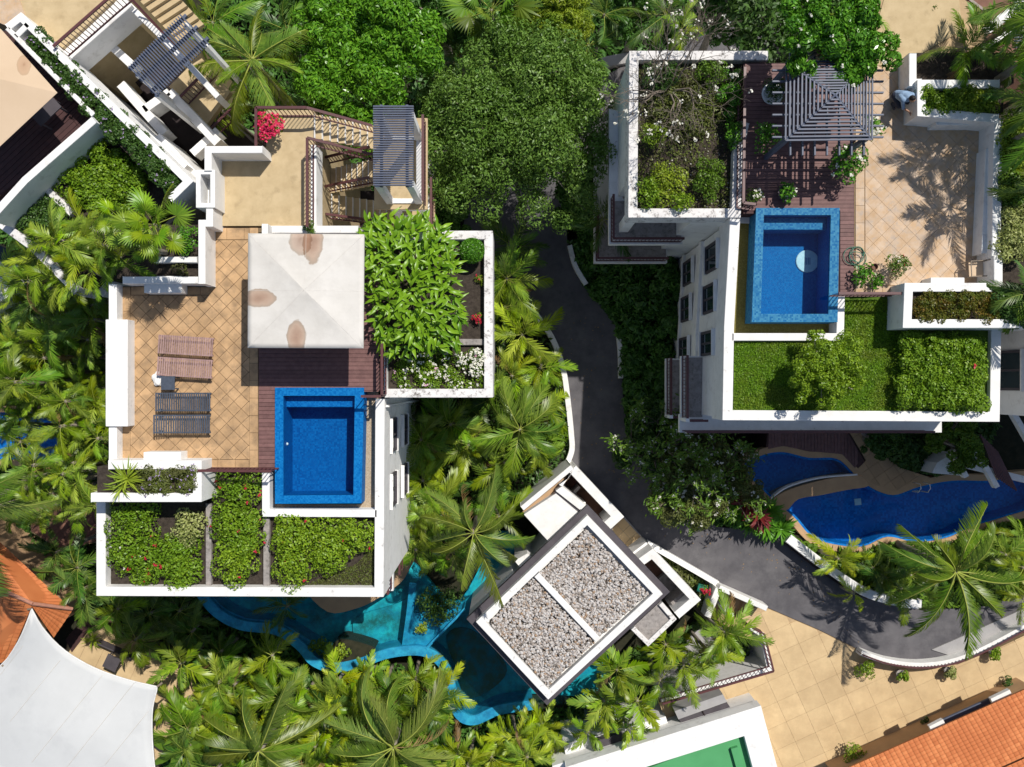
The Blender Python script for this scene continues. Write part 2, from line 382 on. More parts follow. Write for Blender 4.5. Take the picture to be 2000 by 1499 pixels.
M['woodb'] = surf('slate_painted_wood', (.050,.062,.085), (.07,.085,.115), 10, .6, dirt=(.36,.27,.18), dirt_scale=7, dirt_lo=.68, dirt_hi=.72, rnd=.15)
M['hose'] = surf('green_hose', (.05,.16,.11), (.06,.19,.13), 5, .5)
M['metal'] = surf('bronze_metal', (.20,.16,.12), (.25,.2,.15), 5, .4)
M['grille'] = surf('pale_drain_plate', (.45,.62,.66), (.60,.72,.74), 12, .6)
# ------------------------------------------------------------------ setting: ground, lane, plaza, lagoon, pools
G = -2.5
def st(o): o['kind'] = 'structure'; return o
mb = MB(); n = 40
mb.add([(-150,-150,G),(150,-150,G),(150,150,G),(-150,150,G)], [[0,1,2,3]])
st(mb.build('ground', M['earth']))
roadL = [(1113,905),(1117,860),(1110,790),(1100,730),(1075,660),(1040,605),(1000,545),(935,490),(905,440),(915,395),(1000,320),(1110,190),(1220,128),(1400,60),(1600,20)]
roadR = [(1600,70),(1500,85),(1320,150),(1240,200),(1160,300),(1105,400),(1108,470),(1140,555),(1185,605),(1212,650),(1218,800),(1240,880),(1300,960),(1400,1030),(1530,1042),(1600,1105),(1680,1160),(1780,1190),(1900,1190),(2100,1140),(2100,1226),(1990,1236),(1880,1280),(1800,1293),(1715,1284),(1690,1276),(1600,1231),(1500,1188),(1400,1139),(1265,1060),(1210,1010)]
st(slab('road', roadL + roadR, 0, G, M['asph']))
side = bez([(1820,1270),(1900,1235),(2000,1190),(2110,1140)], 4) + [(2110,1190),(2010,1212),(1945,1258),(1870,1286)]
st(slab('pavement', side, .06, -.3, M['pave']))
plaza_px = [(1448,1208),(1500,1190),(1600,1233),(1690,1279),(1740,1300),(1800,1307),(1870,1299),(1945,1269),(2110,1190),(2110,1620),(1480,1620),(1400,1400),(1300,1410),(1288,1374),(1506,1313),(1491,1238),(1465,1222)]
plaza_base = [(1448,1198),(1500,1178),(1600,1220),(1690,1266)] + plaza_px[4:]
pl = st(slab('plaza', plaza_base, -.05, G, M['groutR']))
pieces('paving_slab', [P(x, y, -.02) for x, y in plaza_px], -.02, 1.06, 1.06, math.radians(24.5), M['plaza'], pl, th=.03, gap=.009, jit=.0015)
# low garden terraces (planting level beside the lane)
st(slab('garden_bed', [(745,420),(905,440),(935,490),(1000,545),(1040,605),(1075,660),(1100,730),(1110,790),(1117,860),(1112,905),(1020,1000),(900,1010),(780,1090)], -.12, G, M['earth']))
st(slab('garden_bed', [(1108,470),(1140,555),(1185,605),(1212,650),(1218,800),(1240,880),(1300,960),(1400,1030),(1530,1042),(1450,900),(1380,840),(1380,440)], -.12, G, M['earth']))
st(slab('garden_bed', [(1530,1042),(1600,1105),(1680,1160),(1780,1190),(1900,1190),(2100,1140),(2100,1000),(1940,1040),(1800,1060),(1700,1075),(1580,1050)], -.12, G, M['earth']))
# kerbs (white painted)
def kerb(px, z=.16, wd=.24, mat='white', z0=-.3):
    return st(wall('kerb', bez(px, 5), wd, z, z0, M[mat]))
kerb([(1038,603),(1078,660),(1100,722),(1110,790),(1116,850),(1117,880),(1108,906)], .35, .26)
kerb([(1113,480),(1124,520),(1145,556)], .3, .22)
kerb([(1207,640),(1212,690),(1213,740)], .3, .22)
kerb([(1130,135),(1190,120),(1235,112)], .2, .5, 'pave')
kerb([(1264,1062),(1330,1100),(1402,1142)], .45, .26)

# free-form pool on the right
FP = bez([(1452,912),(1490,890),(1530,884),(1580,895),(1635,897),(1668,925),(1700,952),(1745,968),(1795,952),(1860,940),(1930,940),(2030,935),(2030,985),(1960,1012),(1900,1030),(1850,1052),(1790,1060),(1735,1050),(1690,1068),(1650,1068),(1590,1052),(1550,1010),(1500,968)], 5, True)
pool = E('freeform_pool', P3(1750,1000,G), 'large freeform dark blue swimming pool right of the lane with sandstone edge', 'pool')
w_ = [P(x, y, -.05) for x, y in FP]
MB().prism(w_, -1.3, -1.25).build('basin_floor', M['mosD'], pool)
wallmb(MB(), w_, .2, -.06, -1.4, True).build('basin_wall', M['mosD'], pool)
o = MB().add([(x, y, -.09) for x, y in w_], [list(range(len(w_)))]).build('water', M['water'], pool)
wl = [P(x, y, .05) for x, y in FP]
wallmb(MB(), [tuple(p) for p in offset_path(wl, .30, True)[0]], .30, .03, -.6, True).build('coping', M['cop'], pool)
isl = bez([(1510,978),(1540,958),(1600,940),(1655,930),(1682,930),(1697,950),(1655,958),(1605,968),(1560,976),(1535,998)], 4, True)
bevel(MB().prism([P(x, y, .06) for x, y in isl], -1.3, .06).build('bridge_wall', M['cop'], pool), .03)
bevel(wallmb(MB(), [P(x, y, .2) for x, y in bez([(1506,975),(1540,952),(1600,935),(1675,928)], 5)], .07, .18, -.2).build('weir_edge', M['white'], pool), .01)
MB().box((*P(1675,981,-1.24), -1.22), (.32,.32,.05), .1).build('drain', M['grille'], pool)
lad = MB()
for dy in (0, .45):
    x, y = P(1786, 948, .1); lad.tube([(x+dy, y+.12, 0), (x+dy, y+.1, .65), (x+dy, y-.1, .75), (x+dy, y-.3, .5), (x+dy, y-.35, -.6)], .025)
for z in (-.2, -.45): lad.tube([(x, y-.35, z), (x+.45, y-.35, z)], .02)
lad.build('ladder', M['cope'], pool, smooth=True)
dk = tag(slab('pool_deck', [(1500,845),(1655,838),(1690,905),(1665,920),(1640,893),(1575,888),(1530,878),(1495,882)], .02, G, M['deckdark']), kind='structure')
pieces('plank', [P(x, y, .05) for x, y in [(1502,847),(1652,840),(1682,893),(1670,915),(1645,888),(1580,882),(1530,872),(1500,878)]], .05, .16, 6, 0.02, M['deck'], dk, gap=.015)
tp = st(slab('pool_terrace', [(1655,838),(1690,838),(1720,880),(1760,915),(1822,935),(1815,945),(1745,962),(1705,948),(1670,920),(1690,900)], .0, G, M['grout']))
pieces('paving_slab', [P(x, y, .03) for x, y in [(1655,838),(1690,838),(1720,880),(1760,915),(1822,935),(1815,943),(1745,960),(1705,946),(1672,920),(1692,900)]], .03, .55, .55, .6, M['cop'], tp, gap=.01)
slab('stone_border', [(1676,836),(1690,836),(1732,888),(1720,892)], .25, 0, M['conc'], tp)
# stair-side retaining wall between lane and pool garden
rw = wall('retaining_wall', bez([(1540,1052),(1600,1098),(1660,1140),(1700,1162),(1760,1178),(1800,1182)], 4), .42, .75, -.5, M['white'])
tag(rw, 'white retaining wall between the lane and the freeform pool garden', 'wall')
wl2 = wall('drain_channel', bez([(1536,1062),(1600,1112),(1660,1152),(1695,1168)], 4), .16, .25, -.2, M['dim']); st(wl2)

# lagoon, turquoise, lower left
LZ = -.9
lag = E('lagoon', P3(820,1250,G), 'turquoise painted lagoon winding past the gravel roof house', 'pool')
lagpx = bez([(385,1150),(420,1195),(470,1222),(540,1232),(585,1262),(615,1290),(650,1302),(700,1295),(760,1276),(830,1275),(862,1300),(880,1345),(893,1392),(925,1405),(975,1385),(1040,1375),(1180,1370),(1180,1250),(1050,1080),(960,1050),(930,1130),(880,1190),(800,1110),(760,1120),(690,1195),(620,1190),(560,1160),(480,1120)], 5, True)
lw = [P(x, y, LZ) for x, y in lagpx]
MB().prism(lw, G-.4, -2.2).build('basin_floor', M['lag'], lag)
MB().add([(x, y, LZ) for x, y in lw], [list(range(len(lw)))]).build('water', M['lagwater'], lag)
rimpx = bez([(385,1150),(420,1195),(470,1222),(540,1232),(585,1262),(612,1292),(650,1305),(700,1297),(760,1277),(825,1273),(864,1298),(882,1345),(895,1394),(925,1408),(975,1388),(1040,1378)], 6)
wallmb(MB(), [P(x, y, -.75) for x, y in rimpx], .48, -.75, G).build('rim', M['lagrim'], lag, smooth=False)
wallmb(MB(), [P(x, y, -1.1) for x, y in bez([(395,1140),(430,1185),(480,1210),(545,1220),(595,1248),(640,1275)], 6)], .22, -1.0, G).build('rim_step', M['lagrim'], lag)
wallmb(MB(), [P(x, y, -.85) for x, y in [(806,1140),(800,1200),(790,1272)]], .35, -.98, G).build('weir', M['lagrim'], lag)
wallmb(MB(), [P(x, y, -.75) for x, y in [(908,1190),(832,1268)]], .12, -.72, G).build('weir', M['lagrim'], lag)
MB().prism([P(x, y, -1.0) for x, y in [(806,1200),(880,1190),(905,1192),(832,1266),(795,1270)]], G, -1.02).build('shallow_shelf', M['lagrim'], lag)
MB().prism([P(x, y, -1.5) for x, y in bez([(870,1250),(910,1235),(960,1270),(990,1320),(950,1362),(905,1372),(890,1320)], 4, True)], G-.3, -2.1).build('weed_patch', M['weed'], lag)
MB().prism([P(x, y, -1.5) for x, y in bez([(690,1215),(760,1190),(800,1180),(790,1255),(700,1260)], 4, True)], G-.3, -2.05).build('pale_shelf', M['lag'], lag)
st(slab('lagoon_bank', bez([(600,1140),(640,1196),(700,1188),(745,1165),(790,1130),(800,1080),(700,1080)], 4, True), -.6, G, M['cop']))
st(slab('lagoon_bank', bez([(672,1250),(720,1262),(730,1272),(690,1292),(655,1298),(640,1282),(652,1258)], 4, True), -.8, G, M['earth']))
# dark pool under the palm grove at the left edge
lp = E('shaded_pool', P3(30,880,G), 'dark blue pool glimpsed through the palm grove at left edge', 'pool')
MB().prism([P(x, y, -1) for x, y in RC(-60,800,120,905)], G, -1.2).build('basin_floor', M['mosD'], lp)
q = [P(x, y, -.9) for x, y in RC(-60,800,120,905)]
MB().add([(x, y, -.9) for x, y in q], [[0,1,2,3]]).build('water', M['water'], lp)
wallmb(MB(), q, .3, -.85, G, True).build('coping', M['cop'], lp)
bp = st(slab('brick_path', [(60,985),(190,975),(190,1060),(120,1075),(60,1040)], -1.0, G, M['grout']))
pieces('paver', [P(x, y, -.97) for x, y in [(62,987),(188,977),(188,1058),(120,1073),(62,1038)]], -.97, .42, .42, .5, surf('red_brown_paver', (.24,.12,.085), (.19,.095,.07), 5, .85, rnd=.12), bp, gap=.015)

# ------------------------------------------------------------------ building helpers
T = 10.4
DB = T - 1.5
def rail(px, label, h=1.0, zb=T, step=.14, mat='rail', tw=.09):
    """px: list of (x, y[, ztop]) of the hand rail"""
    pts = [(*P(p[0], p[1], (p[2] if len(p) > 2 else zb+h)), (p[2] if len(p) > 2 else zb+h)) for p in px]
    r = E('railing', (pts[0][0], pts[0][1], pts[0][2]-h), label, 'railing')
    top = MB(); bot = MB(); hh = h*.9
    bal = MB().beam((0,0,-hh), (0,0,0), .022, .022).mesh('baluster', M[mat])
    for a, b in zip(pts, pts[1:]):
        a, b = Vector(a), Vector(b); d = (b-a); L = d.length
        top.beam(a, b, tw, .06); bot.beam(a-Vector((0,0,hh)), b-Vector((0,0,hh)), .05, .04)
        k = max(2, int(L/step))
        for i in range(k+1):
            link('baluster', bal, r, loc=a+d*(i/k)-Vector((0,0,.03)))
    top.build('hand_rail', M[mat], r); bot.build('bottom_rail', M[mat], r)
    return r
def window_on(parent, o, u, wd, ht, n_, name='window', panes=2, recess=.0, sill=True):
    """window on a wall: o lower-left corner, u unit vector along the wall, n_ outward normal"""
    o, u, n_ = Vector(o), Vector(u), Vector(n_); up = Vector((0,0,1))
    fr = MB(); t_ = .07
    for a, b in ((o+up*t_/2, o+u*wd+up*t_/2), (o+up*(ht-t_/2), o+u*wd+up*(ht-t_/2)), (o+u*t_/2, o+u*t_/2+up*ht), (o+u*(wd-t_/2), o+u*(wd-t_/2)+up*ht)):
        fr.beam(a+n_*.03, b+n_*.03, .10, t_)
    for k in range(1, panes): fr.beam(o+u*wd*k/panes+n_*.03, o+u*wd*k/panes+up*ht+n_*.03, .07, .05)
    w0 = fr.build(name, M['dark'] if name == 'window' else M['rail'], parent)
    for k in range(panes):
        a = o+u*(wd*k/panes+.04); b = o+u*(wd*(k+1)/panes-.04)
        g = MB(); g.add([a+up*.05+n_*.012, b+up*.05+n_*.012, b+up*(ht-.05)+n_*.012, a+up*(ht-.05)+n_*.012], [[0,1,2,3]]); g.build('pane', M['glass'], w0)
    if sill:
        s = MB(); s.beam(o-u*.05+n_*.06, o+u*(wd+.05)+n_*.06, .14, .06); s.build('sill', M['cope'], w0)
        s = MB(); s.beam(o-u*.05+n_*.06+up*(ht+.05), o+u*(wd+.05)+n_*.06+up*(ht+.05), .14, .06); s.build('hood', M['cope'], w0)
def bed(name, px, z, parent, mat='soil'): return slab(name, px, z, DB, M[mat], parent)
def mpoly(px, z): return [P(x, y, z) for x, y in px]

# ================================================================== LEFT VILLA
LV = E('villa_building', P3(500,800,G), 'white villa with tiled roof terrace, cream parasol and royal blue plunge pool', 'building')
bodyL = [(222,562),(400,562),(400,442),(520,442),(520,458),(956,458),(956,770),(748,772),(744,1160),(195,1160),(195,985),(214,985)]
MB().prism(mpoly(bodyL, T), G, DB).build('wall', M['white'], LV)
# terrace
tfL = slab('terrace_floor', [(222,560),(398,560),(398,446),(522,446),(522,916),(222,916)], T-.03, DB, M['grout'], LV)
pieces('tile', mpoly([(255,578),(408,578),(408,470),(487,470),(487,898),(255,898)], T), T, .37, .37, math.radians(45), M['tileL'], tfL, gap=.013)
for bx in ([(238,562),(255,562),(255,914),(238,914)], [(487,446),(504,446),(504,914),(487,914)]):
    pieces('tile', mpoly(bx, T), T, .31, .62, 0, M['tileL'], tfL, gap=.012)
for bx in ([(256,562),(408,562),(408,577),(256,577)], [(256,899),(486,899),(486,914),(256,914)], [(409,446),(486,446),(486,469),(409,469)]):
    pieces('tile', mpoly(bx, T), T, .62, .42, 0, M['tileL'], tfL, gap=.012)
dkL = slab('deck', [(505,455),(742,455),(742,765),(545,765),(545,914),(505,914)], T-.03, DB, M['deckdark'], LV)
pieces('plank', mpoly([(505,462),(740,462),(740,766),(545,766),(545,914),(505,914)], T), T+.005, 4.4, .145, 0, M['deck'], dkL, gap=.012, stagger=.0)
# landing block with stairs
slab('landing_floor', [(405,288),(520,288),(520,216),(612,216),(612,442),(405,442)], T+.06, G, M['screed'], LV)
wall('parapet', [(513,293),(406,293),(406,334)], .24, T+1.1, T-.5, M['white'], LV)
slab('niche_floor', RC(384,334,418,404), T+.35, T-.6, M['white'], LV)
wall('niche_wall', [(387,337),(415,337),(415,402),(387,402)], .16, T+1.05, T-.6, M['white'], LV, closed=True)
wall('parapet', [(409,408),(409,437),(394,437),(394,555)], .24, T+1.0, T-.6, M['white'], LV)
wall('stair_edge_beam', [(612,284),(612,444)], .20, T+.10, T-.9, M['white'], LV)
wall('parapet', [(514,449),(700,449)], .26, T+.35, DB, M['cope'], LV)
slab('gate_post', RC(511,438,523,460), T+.9, T-.2, M['white'], LV, .015)
# north-west planter
wall('planter_wall', [(388,548),(240,548)], .24, T+.72, DB, M['white'], LV)
slab('bench', RC(281,540,355,573), T+.52, T, M['white'], LV, .02)
wall('planter_wall', [(302,508),(385,508)], .2, T+.62, DB, M['cope'], LV)
bed('soil_bed', RC(200,440,388,545), T+.3, LV)
# west parapet and bench
wall('parapet', [(220,556),(220,905)], .28, T+.45, DB, M['white'], LV)
slab('bench', RC(206,625,249,834), T+.55, T-.3, M['white'], LV, .02)
# south planter
wall('planter_wall', [(178,973),(385,973),(385,909),(212,909)], .30, T+1.0, T-1.4, M['white'], LV)
slab('planter_back', RC(190,912,386,972), T+.75, T-1.4, M['soil'], LV)
slab('bench', RC(280,884,353,912), T+.6, T-.2, M['white'], LV, .02)
# roof garden parapets
wall('parapet', [(197,982),(197,1156),(740,1158),(742,780)], .33, T-.05, T-1.5, M['cope'], LV)
wall('parapet', [(519,925),(519,1003),(736,1004)], .27, T-.05, T-1.5, M['white'], LV)
wall('divider', [(407,985),(407,1149)], .20, T-.28, T-1.5, M['conc'], LV)
wall('divider', [(520,1011),(520,1149)], .22, T-.28, T-1.5, M['conc'], LV)
bed('soil_bed', RC(200,960,404,1152), T-.45, LV)
bed('soil_bed', RC(410,916,516,1152), T-.45, LV)
bed('soil_bed', RC(523,1008,736,1152), T-.45, LV)
for q in (RC(524,986,738,1000), RC(706,762,738,986), RC(524,920,536,986)): bed('gravel_bed', q, T-.62, LV, 'gravel')
# east planter
wall('parapet', [(690,460),(954,460),(954,769),(752,769)], .31, T+.02, T-2.2, M['grim'], LV)
wall('parapet', [(753,764),(753,686)], .10, T-.02, T-1.5, M['cope'], LV)
bed('soil_bed', RC(744,462,950,766), T-.35, LV)
wall('divider', [(888,669),(946,669)], .22, T-.20, T-1.5, M['conc'], LV)
# windows of the east wall
xw = P(748,0,T)[0]
for zz in (7.3, 4.0):
    for y_ in (-2.6, -4.7): window_on(LV, (xw+.004, y_, zz), (0,1,0), 1.25, 1.5, (1,0,0), panes=2)
bal = slab('balcony_slab', [(744,1050),(768,1050),(768,1155),(744,1155)], 7.0, 6.75, M['cope'], LV)
bal = slab('balcony_slab', [(744,1050),(768,1050),(768,1155),(744,1155)], 3.7, 3.45, M['cope'], LV)
x_, y0_ = P(767,1052,7.0); y1_ = P(767,1150,7.0)[1]
def pxz(x, y, z): k = F/(CAMZ-z); return (1000+x*k, 750-y*k, z)
for zz, lb in ((7.0,'upper'), (3.7,'lower')):
    rail([pxz(x_-.04, y0_, zz+1), pxz(x_-.04, y1_, zz+1)], f'maroon railing of the {lb} side balcony on the left villa', zb=zz)
wall('downpipe', [(756,792),(756,796)], .10, T-.3, G, M['white'], LV)

# plunge pool builder
def plunge(name, label, outer, inner, zr, zbed, rimmat, mosmat, stepw, depth=1.25):
    p = E(name, P3(sum(q[0] for q in outer)/4, sum(q[1] for q in outer)/4, zbed), label, 'pool')
    o4 = mpoly(outer, zr); i4 = mpoly(inner, zr)
    rim = MB()
    for k in range(4):
        a, b, c, d = o4[k], o4[(k+1) % 4], i4[(k+1) % 4], i4[k]
        rim.prism([a, b, c, d], zr-depth-.1, zr)
    rim.build('rim', M[rimmat], p)
    MB().prism(i4, zr-depth-.08, zr-depth).build('basin_floor', M[mosmat], p)
    liner = MB()
    for k in range(4):
        a, b = Vector(i4[k]), Vector(i4[(k+1) % 4]); c = (Vector(i4[0])+Vector(i4[2]))/2
        n_ = Vector((-(b-a).y, (b-a).x)).normalized(); n_ = n_ if n_.dot(c-a) > 0 else -n_
        q = [(*(a+n_*.006), zr-depth), (*(b+n_*.006), zr-depth), (*(b+n_*.006), zr-.10), (*(a+n_*.006), zr-.10)]
        liner.add(q, [[0,1,2,3]])
    liner.build('basin_wall', M[mosmat], p)
    a, b = Vector(i4[0]), Vector(i4[1]); dn = (Vector(i4[3])-a).normalized()
    bevel(MB().prism([tuple(a+dn*.01), tuple(b+dn*.01), tuple(b+dn*stepw), tuple(a+dn*stepw)], zr-depth, zr-.38).build('step', M[rimmat], p), .03)
    s = 1.004
    MB().add([(x, y, zr-.045) for x, y in i4], [[0,1,2,3]]).build('water', M['water'], p)
    return p
pL = plunge('plunge_pool', 'royal blue mosaic plunge pool on the left villa roof', [(537,758),(711,758),(706,984),(537,985)], [(553,774),(693,774),(690,968),(553,969)], T+.06, T-.62, 'rimL', 'mosL', .42)
MB().lathe((*P(560,868,T-.35), T-.42), [(.02,0),(.05,.02),(.05,.05),(.02,.07)], 10).build('jet', M['cope'], pL)

# railings of the left villa
rail([(746,772),(746,672)], 'maroon railing along the deck edge beside the ginger planter')
rail([(705,775),(744,775)], 'short maroon railing at the pool corner below the ginger planter')
rail([(386,920),(530,921)], 'maroon railing between the tiled terrace and the red-flowered roof garden')
rail([(500,300),(500,211),(598,211),(726,246,T-.2)], 'maroon railing around the landing beside the pink flower pot and down the stairs')
rail([(600,444),(600,270),(728,303,T-.2)], 'maroon railing around the open stairwell by the parasol')
# stair tower
ST = E('stair_tower', P3(750,350,G), 'open white stair tower with slatted blue grey roof beside the left villa', 'stairs')
xs0 = P(614,0,T)[0]
def flight(x0, dx, nst, y0, y1, z0, dz):
    for i in range(nst):
        xx = x0 + dx*(i+.5); zt = z0 - dz*(i+1)
        t_ = MB().box((xx, (y0+y1)/2, zt-.06), (abs(dx)+.03, y1-y0, .12)).build('tread', M['screed'], ST)
        MB().box((xx-dx/2+math.copysign(.012, dx), (y0+y1)/2, zt+dz/2-.003), (.024, y1-y0, dz+.01)).build('riser', M['cope'], t_)
flight(xs0, .24, 8, 8.76, 9.62, T+.06, .17)
zl = T+.06-8*.17
ll = MB().prism([(xs0+1.92, 9.9), (-3.15, 9.9), (-3.15, 6.5), (xs0+1.92, 6.5)], zl-.15, zl-.02).build('landing', M['screed'], ST)
flight(xs0+1.92, -.24, 8, 7.45, 8.4, zl, .18)
z2 = zl-8*.18
MB().prism([(xs0-.1, 8.4), (xs0-.95, 8.4), (xs0-.95, 6.4), (xs0-.1, 6.4)], z2-.15, z2).build('landing', M['screed'], ST)
flight(xs0, .24, 9, 6.45, 7.4, z2, .18)
z3 = z2-9*.18
MB().prism([(xs0+2.16, 8.4), (-3.15, 8.4), (-3.15, 6.2), (xs0+2.16, 6.2)], z3-.15, z3).build('landing', M['screed'], ST)
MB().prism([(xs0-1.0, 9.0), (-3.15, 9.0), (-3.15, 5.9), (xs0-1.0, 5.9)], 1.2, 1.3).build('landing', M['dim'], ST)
ztop = T+1.5
for (px_, py_) in ((738,222),(800,222),(738,358),(800,358)):
    x, y = P(px_, py_, ztop); MB().box((x, y, (ztop-.1+G)/2), (.24,.24, ztop-.1-G)).build('post', M['white'], ST)
for a, b in (((738,358),(800,358)), ((800,222),(800,358)), ((738,222),(800,222))):
    for zz in (zl-.1, z3-.1, z2+.2):
        (xa, ya), (xb, yb) = P(*a, ztop), P(*b, ztop)
        MB().beam((xa, ya, zz), (xb, yb, zz), .18, .28).build('tie_beam', M['white'], ST)
for px_ in (745, 795):
    MB().beam((*P(px_, 206, ztop), ztop-.03), (*P(px_, 366, ztop), ztop-.03), .09, .14).build('beam', M['slat'], ST)
for k in range(34):
    py_ = 209+k*4.65
    sme = None
    MB().beam((*P(729, py_, ztop+.1), ztop+.1), (*P(808, py_, ztop+.1), ztop+.1), .045, .09).build('slat', M['slat'], ST)
for k in range(3):
    zz = (zl, z2, z3)[k]
    y_ = (8.55, 7.45, 6.42)[k]
    xa, xb = ((xs0+1.9, xs0-.1), (xs0+1.9, xs0-.1), (xs0, xs0+2.1))[k]
    za, zb_ = ((zl, z2), (zl, z2), (z2, z3))[k]
    rail([pxz(xa, y_, za+.95), pxz(xb, y_, zb_+.95)], ['upper dark maroon railing inside the open stairwell', 'middle dark maroon railing inside the open stairwell', 'lowest dark maroon railing inside the open stairwell'][k], h=.9)
rail([pxz(-3.22, 9.7, zl+1.0), pxz(-3.22, 6.6, zl+1.0)], 'maroon railing on the outer side of the slatted stair tower', h=.95)
rail([pxz(-3.22, 8.2, z3+1.0), pxz(-3.22, 6.3, z3+1.0)], 'maroon railing on the lower landing of the stair tower', h=.95)

# parasol with stained canopy
def stained(name, spots, base='canvas'):
    m = M[base].copy(); m.name = name; t = m.node_tree; p = t.nodes['Principled BSDF']
    col = p.inputs['Base Color'].links[0].from_socket
    g = N(t, 'ShaderNodeTexCoord'); nz = noise(t, 3.2, 4)
    for (cx, cy, rx, ry, dark) in spots:
        mp = N(t, 'ShaderNodeMapping'); mp.inputs['Location'].default_value = (-cx/rx, -cy/ry, 0); mp.inputs['Scale'].default_value = (1/rx, 1/ry, 0)
        t.links.new(g.outputs['Object'], mp.inputs[0])
        ln = N(t, 'ShaderNodeVectorMath', operation='LENGTH'); t.links.new(mp.outputs[0], ln.inputs[0])
        ad = N(t, 'ShaderNodeMath', operation='MULTIPLY_ADD'); t.links.new(nz, ad.inputs[0]); ad.inputs[1].default_value = .55; t.links.new(ln.outputs['Value'], ad.inputs[2])
        r = N(t, 'ShaderNodeValToRGB'); cr = r.color_ramp; cr.interpolation = 'B_SPLINE' if False else 'LINEAR'
        cr.elements[0].position = 0; cr.elements[0].color = (.46,.31,.24,1)
        cr.elements[1].position = 1.0; cr.elements[1].color = (1,1,1,1)
        for pos, c in ((.4,(.60,.42,.33,1)), (.75,(.72,.55,.45,1)), (.93,(.60,.50,.42,1))):
            e = cr.elements.new(pos); e.color = tuple(1-(1-v)*dark for v in c[:3])+(1,)
        sc_ = N(t, 'ShaderNodeMath', operation='MULTIPLY'); t.links.new(ad.outputs[0], sc_.inputs[0]); sc_.inputs[1].default_value = .76
        t.links.new(sc_.outputs[0], r.inputs[0])
        col = mixc(t, 1.0, col, r.outputs[0], 'MULTIPLY')
    t.links.new(col, p.inputs['Base Color']); return m
def parasol(name, label, quad, ze, rise, mat, base, spots):
    q = [Vector(p) for p in mpoly(quad, ze)]; c = sum(q, Vector((0,0)))/4
    u = E(name, (c.x, c.y, base), label, 'parasol')
    mb = MB(); n_ = 12
    top = []
    for k in range(4):
        a, b = q[k], q[(k+1) % 4]
        for i in range(n_):
            for j in range(n_):
                def pt(i_, j_):
                    t_ = i_/n_; e = a.lerp(b, j_/n_); p = c.lerp(e, t_)
                    sag = -.05*math.sin(math.pi*j_/n_)*t_*(1-t_)*2 - .03*math.sin(math.pi*t_)
                    return (p.x-c.x, p.y-c.y, ze-base+rise*(1-t_)+sag)
                if i == 0: mb.add([pt(0,0), pt(1,j), pt(1,j+1)], [[0,1,2]])
                else: mb.add([pt(i,j), pt(i+1,j), pt(i+1,j+1), pt(i,j+1)], [[0,1,2,3]])
    cv = mb.build('canopy', stained(name+'_canvas', spots), u, local=True)
    bm_ = bmesh.new(); bm_.from_mesh(cv.data); bmesh.ops.remove_doubles(bm_, verts=bm_.verts, dist=.0005); bm_.to_mesh(cv.data); bm_.free()
    cv.data.polygons.foreach_set('use_smooth', [True]*len(cv.data.polygons))
    so_ = cv.modifiers.new('thickness', 'SOLIDIFY'); so_.thickness = .012
    vl = MB()
    for k in range(4):
        a, b = q[k]-c, q[(k+1) % 4]-c
        vl.beam((a.x, a.y, ze-base-.05), (b.x, b.y, ze-base-.05), .012, .10)
    vl.build('valance', M['canvas'], u, local=True)
    for k in range(4):
        a = q[k]-c; b2 = (q[k]+q[(k+1) % 4])/2-c
        for e_, hs_ in ((a, 1), (b2, 1)):
            MB().tube([(e_.x*t_, e_.y*t_, ze-base+rise*(1-t_)+.012-.03*math.sin(math.pi*t_)-(.10*t_*(1-t_) if e_ is b2 else 0)) for t_ in (0,.15,.3,.45,.6,.75,.9,1)], .006 if e_ is a else .004, 4).build('seam', M['canvas'], u, local=True)
    MB().tube([(0,0,0), (0,0,ze-base+rise)], .035, 10).build('pole', M['metal'], u, local=True)
    MB().lathe((0,0,0), [(.35,0),(.35,.06),(.08,.1),(.06,.3)], 16).build('base', M['dark'], u, local=True)
    for k in range(4):
        a = (q[k]-c)*.98
        MB().tube([(0,0,ze-base+rise-.06), (a.x, a.y, ze-base-.04)], .016).build('rib', M['metal'], u, local=True)
    return u
zc = T+2.35
kx = (CAMZ-zc)/F
def sp(px, py, rx, ry, d=1): return ((px-598)*kx, (569-py)*kx, rx*kx, ry*kx, d)
parasol('parasol', 'large square cream parasol with brown stains beside the plunge pool', [(485,457),(711,459),(709,681),(484,680)], zc, .24, 'canvas', T,
        [sp(588,468,22,32,.85), sp(612,474,20,42), sp(508,583,34,18), sp(580,660,19,34)])

# sun loungers and table
def lounger(label, px, py, rz, mat, back):
    x, y = P(px, py, T+.3); r = E('sun_lounger', (x, y, T+.01), label, 'lounger', rz=rz)
    m = M[mat]; L, W_ = 1.96, .66
    for s in (-1, 1):
        MB().box((0, s*(W_/2-.03), .27), (L, .045, .07)).build('side_rail', m, r, local=True)
        for xx in (-.85, .85): MB().box((xx, s*(W_/2-.06), .12), (.06,.05,.24)).build('leg', m, r, local=True)
    sme = MB().box((0,0,0), (.052, W_, .018)).mesh('slat', m)
    n_ = 25
    for k in range(n_):
        xx = -L/2+.04+k*(L-.08)/(n_-1)
        zz = .315; ry = 0
        if xx < -.28: zz += (-.28-xx)*math.tan(back); ry = back
        link('slat', sme, r, local=True, loc=(xx, 0, zz+R.uniform(0,.004)), rot=(0, ry, 0))
    if back > .05:
        MB().beam((-.85,-.25,.2), (-.8,-.25,.3+.5*math.tan(back)), .04,.03).build('back_strut', m, r, local=True)
lounger('weathered pink teak sun lounger farthest from the plunge pool edge of the row', 363, 676, math.radians(-3.5), 'woodp', .0)
lounger('weathered pink teak sun lounger beside the small dark table', 361, 719, math.radians(-3.5), 'woodp', .0)
lounger('dark slatted sun lounger beside the small dark table', 358, 786, 0, 'woodb', .04)
lounger('dark slatted sun lounger nearest the white bench at the terrace end, backrest raised', 357, 829, 0, 'woodb', .22)
